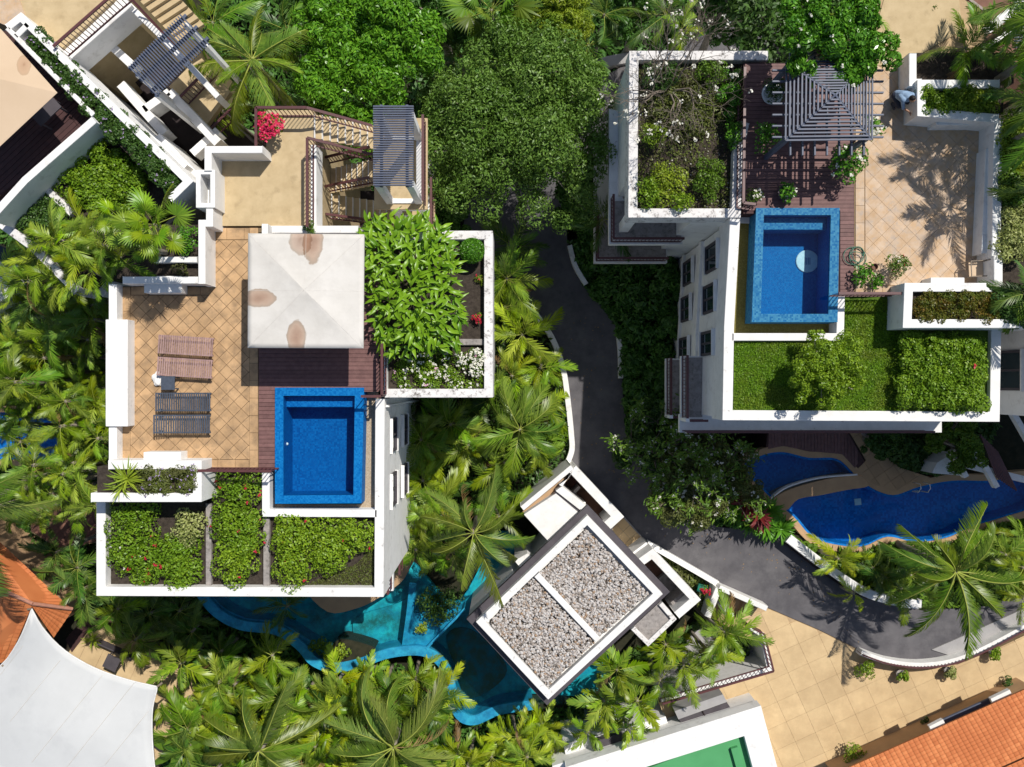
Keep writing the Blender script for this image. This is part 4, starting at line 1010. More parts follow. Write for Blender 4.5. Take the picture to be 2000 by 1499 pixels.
# cafe terrace under the sail
ct = st(slab('cafe_terrace', [(120,1300),(135,1240),(175,1215),(200,1222),(300,1270),(380,1310),(395,1370),(340,1400),(310,1500),(100,1500)], -.9, G, M['grout']))
pieces('paving_slab', mpoly([(122,1300),(137,1242),(175,1217),(200,1224),(300,1272),(378,1312),(392,1370),(338,1398),(308,1500),(102,1500)], -.87), -.87, .9, .9, -.45, M['plaza'], ct, gap=.01)
st(slab('boardwalk', [(128,1250),(165,1205),(205,1205),(175,1230),(140,1275)], -.8, G, M['deckdark']))
x, y = P(219,1295,-.2); tb = E('cafe_table', (x, y, -.87), 'dark square cafe table beside the white shade sail', 'table', rz=-.45)
MB().box((0,0,.72), (.68,.68,.04)).build('table_top', M['dark'], tb, local=True)
for sx in (-1,1):
    for sy in (-1,1): MB().beam((sx*.28,sy*.28,0), (sx*.28,sy*.28,.7), .05,.05).build('leg', M['dark'], tb, local=True)
tag(wall('low_screen', [(188,1258),(255,1288)], .06, -.3, -.87, M['dark']), 'thin dark bar along the cafe terrace edge near the square table', 'screen')

# ================================================================== NORTH-WEST VILLA (top left, turned 45 degrees)
NV = E('villa_building', P3(180,180,G), 'white villa turned diagonally with long hedge trough, top left', 'building')
MB().prism(mpoly([(-80,20),(40,36),(372,352),(330,392),(240,478),(160,572),(-10,428),(-80,420)], T), G, DB).build('wall', M['white'], NV)
wall('planter_wall', [(14,54),(40,34),(367,355),(331,390)], .26, T+.9, T-1.6, M['white'], NV)
wall('planter_wall', [(14,56),(182,226)], .16, T+.9, T-1.2, M['white'], NV)
wall('planter_divider', [(30,72),(54,48)], .2, T+.9, T, M['white'], NV)
slab('planter_soil', [(28,70),(52,50),(362,350),(330,385),(180,230)], T+.55, T-1.2, M['soil'], NV)
wall('garden_wall', [(184,234),(48,353),(-20,428)], .26, T+1.1, T-1.4, M['white'], NV)
bed('soil_bed', [(190,240),(335,390),(240,476),(155,566),(-5,432)], T-.35, NV)
slab('lower_block', [(-80,470),(30,500),(48,560),(-80,640)], 6.0, G, M['white'], NV)
slab('lower_window', [(-20,470),(20,490),(30,520),(-20,505)], 6.03, 5.5, M['glass'], NV)
wall('divider', [(82,362),(140,418)], .24, T-.1, T-1, M['grim'], NV)
wall('garden_parapet', [(-10,430),(60,480),(150,570)], .3, T-.1, T-1.6, M['grim'], NV)
td = slab('terrace_deck', [(-80,80),(14,60),(182,232),(48,350),(-80,440)], T-.02, DB, M['deckdark'], NV)
pieces('plank', mpoly([(-60,120),(14,62),(180,230),(48,348),(-60,420)], T+.01), T+.01, 5, .17, math.radians(43), M['deckdark'], td, gap=.015)
# upper landing with stairs
slab('landing_floor', [(-60,-60),(250,-60),(222,0),(118,98),(100,96),(44,34),(-60,20)], T+.05, G, M['screed'], NV)
slab('pink_paving', [(-60,-60),(20,-60),(48,30),(10,50),(-60,20)], T+.08, T-.1, M['tileR'], NV)
rail([(245,-30,T+1.05),(204,4,T+1.05),(104,92,T+1.05)], 'maroon railing along the tan landing at the top left')
wall('stair_beam', [(248,0),(120,112)], .55, T-.1, T-1.3, M['white'], NV)
wall('stair_beam', [(246,5),(335,92),(425,190)], .2, T-.3, T-1.4, M['white'], NV)
wall('stair_beam', [(120,112),(290,270),(360,330)], .30, T-.4, T-1.5, M['white'], NV)
wall('stair_beam', [(195,70),(262,132)], .30, T-1.3, T-1.8, M['white'], NV)
wall('stair_beam', [(235,165),(320,262)], .34, T-1.9, T-2.8, M['white'], NV)
wall('stair_beam', [(330,180),(425,280)], .34, T-1.9, T-2.8, M['white'], NV)
wall('stair_beam', [(280,215),(330,180)], .3, T-1.9, T-2.8, M['white'], NV)
wall('stair_beam', [(375,300),(425,255)], .30, T-2.2, T-2.9, M['white'], NV)
slab('stair_pit', [(130,110),(250,20),(440,230),(370,330)], T-5.5, G, M['dim'], NV)  # pit floor coloured near-black to carry the shade of the deep stairwell
slab('lower_landing', [(255,150),(300,110),(420,240),(370,300)], T-4.6, T-4.8, M['dim'], NV)  # same near-black: stairwell shade put into the landing colour
slab('lower_landing', [(330,170),(390,110),(450,180),(400,250)], T-2.5, T-2.8, M['screed'], NV)
wall('sloped_parapet', [(305,268),(385,350)], .35, [T-1.0,T-2.0][0], T-3.5, M['white'], NV)
for i in range(8):
    a = (258+i*11.0, -14+i*12); z_ = T-.15*i-.1
    slab('tread', [(a[0], a[1]), (a[0]+52, a[1]-34), (a[0]+63, a[1]-22), (a[0]+11, a[1]+12)], z_, z_-.2, M['screed'], NV)
rail([(250,-8,T+.9),(330,78,T-.2)], 'maroon railing beside the upper left stairs', h=.9)
rail([(418,122,T-1.6),(352,190,T-1.6)], 'dark maroon railing on the lower landing by the coconut palm', h=.9)
rail([(470,195,T-2.6),(412,252,T-2.6)], 'dark maroon railing on the lowest landing by the coconut palm', h=.9)
SP = E('stair_pergola', P3(325,125,T-1), 'blue grey slatted roof over the top left stairs', 'pergola')
d1 = Vector((62,68)); zq = T+1.1
for k in range(26):
    t_ = k/25; a = (352-100*t_, 30+100*t_)
    MB().beam(P3(a[0], a[1], zq), P3(a[0]+56, a[1]+58, zq), .045, .08).build('slat', M['slat'], SP)
for off in (.12, .5, .88):
    a = (352+56*off, 24+58*off)
    MB().beam(P3(a[0]+6, a[1], zq-.12), P3(a[0]-106, a[1]+106, zq-.12), .1, .12).build('beam', M['slat'], SP)
for (a, b) in ((360,45),(264,142),(398,84),(302,182)):
    MB().box((*P(a, b, zq), zq-2.3), (.16,.16,4.2)).build('post', M['white'], SP)
# tan awning
AW = E('canvas_awning', P3(20,160,T), 'tan canvas parasol with one brown stain, top left corner', 'parasol')
aq = [(-150,-10),(2,58),(112,182),(-10,296),(-160,160)]
z_a = T+2.2; cxy = Vector(P(-40,150,z_a))
mb = MB(); ed = [Vector(P(x, y, z_a)) for x, y in aq]
lo = E_loc = Vector((AW.location.x, AW.location.y))
vs = [(cxy.x-lo.x, cxy.y-lo.y, 2.5)] + [(p.x-lo.x, p.y-lo.y, 2.2) for p in ed]
mb.add(vs, [[0, i+1, (i+1) % 5+1][::-1] for i in range(5)])
ka = (CAMZ-z_a)/F; sx0, sy0 = P(48,128,z_a)
o = mb.build('canopy', stained('tan_awning_canvas', [(sx0-lo.x, sy0-lo.y, 13*ka, 22*ka, .55)], 'tan'), AW, local=True)
o.modifiers.new('t', 'SOLIDIFY').thickness = .015
MB().tube([(cxy.x-lo.x, cxy.y-lo.y, 0), (cxy.x-lo.x, cxy.y-lo.y, 2.5)], .04).build('pole', M['metal'], AW, local=True)
x, y = P(98,222,T+.4)
tb = E('dining_table', (x, y, T), 'dark table in the shade below the tan parasol', 'table', rz=.75)
MB().box((0,0,.7), (1.0,.6,.05)).build('table_top', M['dark'], tb, local=True)
for sx in (-.42,.42):
    for sy in (-.22,.22): MB().box((sx,sy,.34), (.06,.06,.68)).build('leg', M['dark'], tb, local=True)
# far north-east stair building corner
NE = E('corner_stair_building', P3(1980,60,G), 'white stair structure with grey slats at the top right corner', 'building')
slab('stair_beam', [(1920,55),(1990,0),(2010,0),(2010,10),(1935,65)], T-.8, G, M['white'], NE)
slab('stair_beam', [(1935,80),(2010,35),(2010,50),(1945,92)], T-1.6, G, M['white'], NE)
slab('floor', [(1870,0),(2060,-60),(2060,160),(1940,130)], T-3.5, G, M['clay'], NE)
for k in range(22): MB().beam(P3(1980, -6+k*6.2, T+1), P3(2040, -6+k*6.2, T+1), .05, .08).build('slat', M['slat'], NE)
rail([(1880,-10,T),(1936,32,T)], 'rust brown railing at the top right corner', h=.9)
# south-east pergola structure at the right edge
SEb = E('edge_canopy', P3(1980,880,G), 'white framed slatted canopy beside the freeform pool at the right edge', 'pergola')
for a, b, z_ in (((1958,775),(2030,900),4.0), ((1905,880),(1945,952),2.4), ((1858,880),(1885,932),2.4)):
    MB().beam(P3(*a, z_), P3(*b, z_), .22, .3).build('beam', M['cope'], SEb)
MB().beam(P3(1870,905,2.2), P3(2030,945,2.2), .3, .3).build('beam', M['cope'], SEb)
slab('canopy_wall', [(1830,905),(1862,885),(1880,930),(1820,925)], 1.6, G, M['white'], SEb)
for k in range(9): MB().beam(P3(1915+k*4, 850+k*4, 2.6), P3(1948+k*4.6, 935+k*3, 2.6), .05, .08).build('slat', M['rail'], SEb)
sw = MB(); x1, y1 = P(1958,680,6.0)
window_on(RV, (P(1958,0,T)[0]+.3, P(0,740,T)[1], 7.02), (1,0,0), 1.2, .05, (0,0,1), sill=False) if False else None
# ================================================================== PLANTS
ORD = ['closest', 'second closest', 'third closest', 'fourth closest', 'fifth closest', 'sixth closest', 'seventh closest', 'eighth closest', 'ninth closest', 'tenth closest', 'eleventh closest', 'twelfth closest', 'thirteenth closest', 'fourteenth closest', 'fifteenth closest', 'sixteenth closest']
RANK = {}
def later(o, px, py, base, marks, key): RANK.setdefault(key, (base, marks, []))[2].append((o, px, py))
def rank_labels():
    for key, (base, marks, lst) in RANK.items():
        by = {}
        for o, x, y in lst:
            m = min(marks, key=lambda q: (q[1]-x)**2+(q[2]-y)**2); by.setdefault(m, []).append(((m[1]-x)**2+(m[2]-y)**2, o))
        for m, l in by.items():
            l.sort(key=lambda q: q[0])
            for i, (_, o) in enumerate(l):
                o['label'] = f'{base}, {ORD[min(i, 15)]} to {m[0]}'; o['group'] = key
def frond_mesh(name, L, n, ll, lw, droop, mats, seed, vee=.3, ldroop=.3, ang0=68, ang1=28, start=.12, jag=.0, rr=.022, bend=.06):
    r = np.random.default_rng(seed); ns = 14
    s = np.linspace(0, 1, ns); sl = -droop*s**1.6
    dx, dz = np.cos(sl), np.sin(sl); ds = L/(ns-1)
    X = np.concatenate([[0], np.cumsum(dx[:-1])*ds]); Z = np.concatenate([[0], np.cumsum(dz[:-1])*ds])
    Yb = .04*L*np.sin(s*2.2+r.uniform(0, 6))*s + bend*L*s**2*(1 if seed % 2 else -1)
    Vs, Fs, mi = [], [], []
    for i in range(ns):
        rad = rr*(1-.85*s[i])
        for k in range(3): Vs.append((X[i], Yb[i]+rad*math.cos(2.094*k+1.57), Z[i]+rad*math.sin(2.094*k+1.57)))
    for i in range(ns-1):
        for k in range(3): Fs.append((i*3+k, i*3+(k+1) % 3, (i+1)*3+(k+1) % 3, (i+1)*3+k)); mi.append(0)
    for i in range(n):
        t = start+(1-start)*(i+.5)/n
        for sd in (-1, 1):
            tt = min(.999, max(0, t+r.uniform(-.3, .3)/n))
            bx, by, bz = np.interp(tt, s, X), np.interp(tt, s, Yb), np.interp(tt, s, Z); a = np.interp(tt, s, sl)
            T_ = np.array([math.cos(a), 0, math.sin(a)]); U = np.array([-math.sin(a), 0, math.cos(a)]); S = np.array([0, sd, 0])
            th = math.radians(ang0+(ang1-ang0)*tt+r.uniform(-7, 7)); v = vee+r.uniform(-.12, .12)
            d = T_*math.cos(th)+(S*math.cos(v)+U*math.sin(v))*math.sin(th)
            ln = ll*(math.sin(math.pi*(.14+.80*tt))**.7)*r.uniform(.85, 1.1)
            if jag and r.random() < jag: ln *= .55
            b = np.array([bx, by, bz]); drop = np.array([0, 0, -1])
            wv = np.cross(d, S*.3+U); wv /= np.linalg.norm(wv)+1e-9
            m = b+d*ln*.48+drop*ldroop*ln*.18; tip = b+d*ln*.95+drop*ldroop*ln*.8
            k = len(Vs); Vs += [tuple(b-wv*lw*.25), tuple(b+wv*lw*.25), tuple(m+wv*lw*.5), tuple(m-wv*lw*.5), tuple(tip+wv*lw*.10), tuple(tip-wv*lw*.10)]
            Fs += [(k, k+1, k+2, k+3), (k+3, k+2, k+4, k+5)]; mi += [1, 1]
    return npmesh(name, np.array(Vs), np.array(Fs), mats, np.array(mi))
def fan_mesh(name, pet, rad, nseg, mats, seed):
    r = np.random.default_rng(seed); Vs, Fs, mi = [], [], []
    for i in range(5):
        x = pet*i/4
        for k in range(3): Vs.append((x, .018*math.cos(2.094*k+1.57), .018*math.sin(2.094*k+1.57)-.02*i*i*pet/16))
    for i in range(4):
        for k in range(3): Fs.append((i*3+k, i*3+(k+1) % 3, (i+1)*3+(k+1) % 3, (i+1)*3+k)); mi.append(0)
    hz_ = -.02*pet
    for i in range(nseg):
        a = math.radians(-145+290*i/(nseg-1)); a2 = 145/(nseg-1)*math.pi/180*1.1
        ln = rad*(1-.25*abs(a)/2.6)*r.uniform(.9, 1.05); fold = .05*(1 if i % 2 else -1)
        b = (pet, 0, hz_); m = .55*ln
        k = len(Vs)
        Vs += [b, (pet+m*math.cos(a-a2), m*math.sin(a-a2), hz_-.03+fold*rad*.3), (pet+m*math.cos(a+a2), m*math.sin(a+a2), hz_-.03-fold*rad*.3),
               (pet+ln*math.cos(a)*.98, ln*math.sin(a)*.98, hz_-.22*ln+r.uniform(-.05, .05)), (pet+ln*math.cos(a)*.97, ln*math.sin(a)*.97+.004, hz_-.22*ln)]
        Fs += [(k, k+1, k+2, k), (k+1, k+3, k+4, k+2)]; mi += [1, 1]
    Fs = [f if f[0] != f[3] else (f[0], f[1], f[2], f[2]) for f in Fs]
    # degenerate quads -> tiny offset keeps them valid
    out = []
    for f in Fs:
        if len(set(f)) == 4: out.append(f)
        else:
            v = Vs[f[0]]; Vs.append((v[0], v[1]+.012, v[2])); out.append((f[0], f[1], f[2], len(Vs)-1))
    return npmesh(name, np.array(Vs), np.array(out), mats, np.array(mi))
FR = {}
def fset(key, mat, L, n, ll, lw, droops, **kw):
    FR[key] = [frond_mesh('frond', L, n, ll, lw, d, [M['rachis'], M[mat]], 11+i+hash(mat) % 1 if False else 11+i, **kw) for i, d in enumerate(droops)]
fset('coco', 'fr_coco', 3.1, 84, .66, .030, (.45, .8, 1.15, 1.5), vee=-.05, ldroop=.8, ang0=50, ang1=16, rr=.045, jag=.08, bend=.16)
fset('areca', 'fr_areca', 1.75, 34, .52, .036, (.5, .9, 1.3, 1.7), vee=.42, ldroop=.5, ang0=58, ang1=22, jag=.1)
fset('yel', 'fr_yel', 1.75, 32, .52, .040, (.55, .9, 1.35), vee=.40, ldroop=.5, ang0=58, ang1=22, jag=.1)
fset('mid', 'fr_mid', 1.9, 38, .56, .036, (.5, .85, 1.25, 1.6), vee=.3, ldroop=.55, ang0=58, ang1=20, jag=.1)
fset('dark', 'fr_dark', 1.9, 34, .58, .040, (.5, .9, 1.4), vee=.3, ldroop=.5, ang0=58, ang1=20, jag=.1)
fset('mac', 'fr_areca', 1.45, 19, .48, .075, (.5, .9, 1.3), vee=.25, ldroop=.4, ang0=60, ang1=18, jag=.1)
fset('cocoy', 'fr_mid', 2.8, 76, .62, .030, (.4, .75, 1.1, 1.4), vee=.0, ldroop=.75, ang0=50, ang1=16, rr=.045, jag=.08, bend=.16)
FR['fan'] = [fan_mesh('fan_leaf', p, r_, 26, [M['rachis'], M['fr_fan']], i) for i, (p, r_) in enumerate(((.7,.75),(.9,.7),(.55,.6)))]
FR['fandark'] = [fan_mesh('fan_leaf', p, r_, 28, [M['rachis'], M['fr_mid']], i) for i, (p, r_) in enumerate(((1.0,.95),(1.2,.9),(.8,.85)))]
DRY = {k: frond_mesh('dry_frond', 1.8 if k != 'coco' else 2.8, 26, .4, .03, 1.5, [M['lf_dry'], M['lf_dry']], 77, vee=-.2, ldroop=.9, ang0=40, ang1=12, jag=.2) for k in ('areca', 'coco', 'mid', 'mac', 'cocoy')}
def palm(px, py, zc, kind, nf, label=None, sc_=1.0, zg=G, el=(75, -15), name='feather_palm', tr=.09, lean=.25, seed=None, cat='palm', multi=1):
    r = random.Random(seed if seed is not None else int(px*31+py*7))
    x, y = P(px, py, zc); bx, by = x+r.uniform(-1,1)*lean, y+r.uniform(-1,1)*lean
    o = E(name, (bx, by, zg), label or 'palm', cat)
    hh = zc-zg
    mb = MB(); pts = []
    for i in range(7):
        t = i/6; pts.append(((x-bx)*t**1.5, (y-by)*t**1.5, hh*t))
    mb.tube(pts, [tr*(1.25-.45*i/6) for i in range(7)], 7).build('trunk', M['trunk'], o, local=True, smooth=True)
    fr = FR[kind]; a0 = r.uniform(0, 6.28)
    for k in range(nf):
        t = k/(nf-1) if nf > 1 else 0
        az = a0+k*2.39996+r.uniform(-.4, .4)
        e = math.radians(el[0]+(el[1]-el[0])*t**.8+r.uniform(-13, 13))
        me = fr[min(len(fr)-1, int((1-t)*0+r.random()*len(fr)))]
        s = sc_*r.uniform(.68, 1.15)*(.7+.3*min(1, t*3))
        f = link('frond', me, o, local=True, loc=(x-bx+.05*math.cos(az), y-by+.05*math.sin(az), hh-.02*k/nf))
        f.rotation_euler = (r.gauss(0, .4), -e, az); f.scale = (s, s*r.uniform(.8, 1.1), s)
        if t > .85 and kind in DRY and r.random() < .3: f.data = DRY[kind]
    return o
# ---- leaf clouds
def leaves(name, pts, nrm, L, Wd, mat, parent=None, seed=0, flat=.5, kind=None, fold=.12):
    r = np.random.default_rng(seed); n = len(pts)
    nrm = nrm+r.standard_normal((n, 3))*flat; nrm /= np.linalg.norm(nrm, axis=1)[:, None]+1e-9
    d = r.standard_normal((n, 3)); d -= (d*nrm).sum(1)[:, None]*nrm; d /= np.linalg.norm(d, axis=1)[:, None]+1e-9
    s = np.cross(nrm, d); ln = (L*r.uniform(.7, 1.25, n))[:, None]; w_ = (Wd*r.uniform(.75, 1.2, n))[:, None]
    p0 = pts-d*ln*.5; p2 = pts+d*ln*.5-nrm*ln*fold; m = pts+nrm*ln*fold*.6
    V = np.stack([p0, m+s*w_*.5, p2, m-s*w_*.5], 1).reshape(-1, 3); Fc = np.arange(n*4).reshape(-1, 4)
    o = link(name, npmesh(name, V, Fc, M[mat] if isinstance(mat, str) else mat), parent)
    if kind: o['kind'] = kind
    return o
def sph(n, r, up=-.15):
    v = r.standard_normal((n*3, 3)); v /= np.linalg.norm(v, axis=1)[:, None]; v = v[v[:, 2] > up][:n]; return v
def lobe_cloud(cs, rs, n, r, zs=.75, up=-.1, shell=.3):
    cs, rs = np.array(cs), np.array(rs); pr = rs**2/np.sum(rs**2); k = r.choice(len(rs), n, p=pr)
    v = r.standard_normal((n, 3)); v /= np.linalg.norm(v, axis=1)[:, None]; v[:, 2] = np.where(v[:, 2] < up, -v[:, 2], v[:, 2])
    rad = rs[k]*(1-shell*r.random(n)**2)
    p = cs[k]+v*rad[:, None]*np.array([1, 1, zs]); return p, v
def flowers(o, p, v, mat, n, size, r, up=.35):
    ok = np.where(v[:, 2] > up)[0]; k = r.choice(ok, min(n, len(ok)), replace=False)
    q = np.repeat(p[k]+v[k]*size*.6+np.array([0,0,size*.4]), 5, 0); q = q+r.standard_normal(q.shape)*size*.35
    vv = np.repeat(v[k]*.4+np.array([0, 0, 1.]), 5, 0)
    leaves('blossoms', q, vv, size, size*.8, mat, o, int(r.integers(1e6)), .3, 'stuff')
def shrub(px, py, z0, rpx, h, mat, label, n=None, L=.11, W=.065, name='shrub', lob=9, fl=None, seed=None, cat='shrub', ry=None, flat=.55, spread=.72):
    seed = seed if seed is not None else int(px*13+py*29); r = np.random.default_rng(seed)
    zt = z0+h*.6; x, y = P(px, py, zt); R_ = rpx*(CAMZ-zt)/F; Ry = (ry or rpx)*(CAMZ-zt)/F
    o = E(name, (x, y, z0), label, cat)
    cs, rs = [], []
    for i in range(lob):
        a = 2.4*i+r.uniform(0, .6); q = math.sqrt((i+.3)/lob)*spread
        rad = min(R_, Ry)*r.uniform(.36, .52) if lob > 3 else min(R_, Ry)*.8
        cs.append((x+math.cos(a)*q*R_, y+math.sin(a)*q*Ry, z0+h*(1-.55*q*q)-rad*.7+r.uniform(-.12, .12)*h)); rs.append(rad)
    n = n or int(R_*Ry*2600*(.09*.055)/(L*W))
    p, v = lobe_cloud(cs, rs, n, r); p[:, 2] = np.maximum(p[:, 2], z0+.02)
    leaves('foliage', p, v, L, W, mat, o, seed, flat)
    st_ = MB()
    for i in range(min(5, lob)): st_.tube([(x, y, z0-.02), ((x+cs[i][0])/2, (y+cs[i][1])/2, z0+h*.3), cs[i]], [.03, .022, .01], 5)
    st_.build('stems', M['bark'], o)
    for f in (fl or []): flowers(o, p, v, f[0], f[1], f[2], r)
    return o
def inpoly(x, y, poly):
    c = np.zeros(len(x), bool); n = len(poly)
    for i in range(n):
        (x1, y1), (x2, y2) = poly[i-1], poly[i]
        with np.errstate(divide='ignore', invalid='ignore'):
            c ^= ((y1 > y) != (y2 > y)) & (x < (x2-x1)*(y-y1)/(y2-y1)+x1)
    return c
def inside_pts(px, z, n, r):
    po = mpoly(px, z); xs = [p[0] for p in po]; ys = [p[1] for p in po]
    x = r.uniform(min(xs), max(xs), n*3); y = r.uniform(min(ys), max(ys), n*3); k = inpoly(x, y, po)
    return x[k][:n], y[k][:n]
def hedge(px, z0, h, mat, label, n, L=.10, W=.06, nd=40, dr=.28, name='hedge', fl=None, seed=1, cat='hedge'):
    r = np.random.default_rng(seed); po = mpoly(px, z0+h)
    o = E(name, (sum(p[0] for p in po)/len(po), sum(p[1] for p in po)/len(po), z0), label, cat)
    x, y = inside_pts(px, z0+h, nd, r); nd = len(x)
    rs = dr*r.uniform(.6, 1.4, nd); cs = np.stack([x, y, z0+h-rs*.8+r.uniform(-.35, .12, nd)*h], 1)
    p, v = lobe_cloud(cs, rs, n, r, .8, .0)
    leaves('foliage', p, v, L, W, mat, o, seed, .55)
    st_ = MB()
    for i in range(0, nd, max(1, nd//8)): st_.tube([(x[i], y[i], z0), tuple(cs[i])], [.02, .01], 4)
    st_.build('stems', M['bark'], o)
    for f in (fl or []): flowers(o, p, v, f[0], f[1], f[2], r)
    return o
def cover(name, px, z, n, L, W, mat, hmax, seed, flat=.6):
    r = np.random.default_rng(seed); x, y = inside_pts(px, z+hmax*.5, n, r)
    p = np.stack([x, y, z+r.uniform(.02, 1, len(x))**1.2*hmax*(.5+.5*np.sin(x*1.7+1)*np.cos(y*1.9))], 1)
    v = np.zeros_like(p); v[:, 2] = 1
    o = leaves(name, p, v, L, W, mat, None, seed, flat); o['kind'] = 'stuff'; return o
def tree(px, py, zc, R_, mat, label, n, L, W, nl=26, lr=(.22, .36), zg=G, flat=.6, zs=.55, seed=5, name='broadleaf_tree', fl=None, tr=.2, core=True):
    r = np.random.default_rng(seed); x, y = P(px, py, zc); o = E(name, (x, y, zg), label, 'tree')
    cs, rs = [], []; nb = max(7, nl//3)
    for i in range(nb):                                   # boughs, then leaf clumps on every bough
        a = 2.39996*i+r.uniform(-.4, .4); q = math.sqrt((i+.5)/nb)*.78*r.uniform(.8, 1.18)
        rad = R_*r.uniform(.24, .40); c = np.array((x+R_*q*math.cos(a), y+R_*q*math.sin(a), zc+R_*zs*math.sqrt(max(0, 1-q*q))-rad*.6+r.uniform(-.14, .16)*R_))
        for v in sph(9, r, -.05): cs.append(tuple(c+v*rad*np.array([1, 1, .8])*r.uniform(.6, 1.0))); rs.append(rad*r.uniform(.30, .55))
    nl = len(cs)
    p, v = lobe_cloud(cs, rs, n, r, .8, -.35, .35)
    leaves('crown', p, v, L, W, mat, o, seed, flat)
    mb = MB(); top = zc-R_*.25
    mb.tube([(x, y, zg), (x+.1, y-.1, (zg+top)/2), (x, y, top)], [tr*1.3, tr, tr*.8], 8)
    for i in range(0, nl, 5):
        c = cs[i]; mb.tube([(x, y, top-.2), ((x+c[0])/2, (y+c[1])/2, (top+c[2])/2+.1), c], [tr*.55, tr*.3, .02], 5)
    mb.build('trunk', M['bark'], o, smooth=True)
    for f in (fl or []): flowers(o, p, v, f[0], f[1], f[2], r, .2)
    return o
# ---------------------------------------------------------------- undergrowth (nobody could count it)
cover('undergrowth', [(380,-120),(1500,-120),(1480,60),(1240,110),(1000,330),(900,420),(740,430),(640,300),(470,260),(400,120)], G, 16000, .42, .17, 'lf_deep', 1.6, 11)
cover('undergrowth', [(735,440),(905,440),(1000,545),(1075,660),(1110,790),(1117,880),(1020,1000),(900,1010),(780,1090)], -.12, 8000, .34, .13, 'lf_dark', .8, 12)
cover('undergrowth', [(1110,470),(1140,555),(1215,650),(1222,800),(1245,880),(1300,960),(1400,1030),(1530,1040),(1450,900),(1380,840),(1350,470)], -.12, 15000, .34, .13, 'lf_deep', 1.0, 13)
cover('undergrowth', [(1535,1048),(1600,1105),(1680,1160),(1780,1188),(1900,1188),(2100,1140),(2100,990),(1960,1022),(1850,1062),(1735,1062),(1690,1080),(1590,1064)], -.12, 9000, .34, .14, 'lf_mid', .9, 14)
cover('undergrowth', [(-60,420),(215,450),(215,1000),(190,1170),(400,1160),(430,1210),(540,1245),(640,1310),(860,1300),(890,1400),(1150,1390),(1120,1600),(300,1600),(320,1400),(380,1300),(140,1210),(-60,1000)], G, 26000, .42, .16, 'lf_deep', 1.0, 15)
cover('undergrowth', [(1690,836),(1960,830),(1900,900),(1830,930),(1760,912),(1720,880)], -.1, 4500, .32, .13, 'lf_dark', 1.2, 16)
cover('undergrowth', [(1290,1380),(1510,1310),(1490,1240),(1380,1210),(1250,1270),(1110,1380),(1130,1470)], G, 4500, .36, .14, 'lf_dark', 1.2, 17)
cover('undergrowth', [(1400,-120),(1720,-120),(1740,60),(1640,120),(1500,110),(1450,80)], 6.5, 7000, .3, .12, 'lf_dark', 1.6, 18)
cover('undergrowth', [(1255,1072),(1290,1085),(1395,1150),(1375,1200),(1345,1165)], -.1, 1500, .2, .08, 'lf_olive', .5, 19)
cover('leaf_litter', [(1105,640),(1118,900),(1300,1050),(1600,1200),(1690,1270),(1560,1080),(1300,960),(1230,880),(1208,660),(1150,580)], .0, 260, .10, .06, 'lf_dry', .012, 23, .15)
cover('fallen_leaves', [(1300,250),(1440,250),(1440,410),(1250,410)], T-.35, 160, .07, .05, 'fl_white', .03, 20)
cover('soil_litter', [(1243,115),(1450,115),(1450,410),(1243,410)], T-.36, 6000, .11, .05, 'lf_olive', .12, 21)

# ---------------------------------------------------------------- lawn
r = np.random.default_rng(3)
lawnpx = [(1650,586),(1750,586),(1750,645),(1760,660),(1760,806),(1433,803),(1434,668),(1650,668)]
x, y = inside_pts(lawnpx, T-.2, 34000, r)
p = np.stack([x, y, T-.19+.03*r.random(len(x))], 1); v = np.zeros_like(p); v[:, 2] = .5
o = leaves('lawn_grass', p, v, .085, .022, 'grass', None, 5, .9); tag(o, 'short bright green lawn on the right villa roof', 'lawn', kind='stuff')
x, y = inside_pts([(590,1145),(730,1145),(730,1060),(700,1100),(640,1125)], T-.42, 2600, r)
p = np.stack([x, y, T-.43+.03*r.random(len(x))], 1); v = np.zeros_like(p); v[:, 2] = .5
o = leaves('lawn_grass', p, v, .08, .022, 'lf_olive', None, 6, .9); tag(o, 'patch of dull grass at the corner of the left roof garden', 'lawn', kind='stuff')

# ---------------------------------------------------------------- roof garden of the left villa
S0 = T-.45
for (px, py, rp, h, lab, fl) in (
    (258,1022,58,.75,'big green shrub in the upper left corner of the left roof garden',[]),
    (240,1085,42,.6,'low green shrub against the white left parapet of the roof garden',[('fl_white',6,.05)]),
    (300,1092,54,.65,'green shrub with crimson flowers in the middle of the left roof bed',[('fl_red',7,.09)]),
    (345,1085,48,.6,'green shrub below the cream variegated bush in the left roof bed',[]),
    (355,1125,42,.55,'green shrub beside the concrete divider at the lower end of the left roof bed',[]),
    (275,1122,30,.35,'low shrub with a few red flowers along the bottom parapet',[('fl_red',4,.09)])):
    shrub(px, py, S0, rp, h, 'lf_hedge', lab, fl=fl)
shrub(366,1030,S0,36,.75,'lf_cream','cream variegated bush in the left roof bed', ry=40)
for (px, py, rp, ry, lab, fl) in (
    (462,962,54,52,'red flowered green shrub just below the maroon terrace railing',[('fl_red',9,.08)]),
    (448,1028,50,54,'green shrub in the middle of the central roof bed',[('fl_red',2,.07)]),
    (486,1040,36,56,'narrow green shrub on the right side of the central roof bed',[('fl_red',2,.07)]),
    (460,1098,52,54,'pale green rounded shrub at the lower end of the central roof bed',[('fl_red',2,.07)])):
    shrub(px, py, S0, rp, .7, 'lf_bright' if py > 1060 else 'lf_hedge', lab, ry=ry, fl=fl)
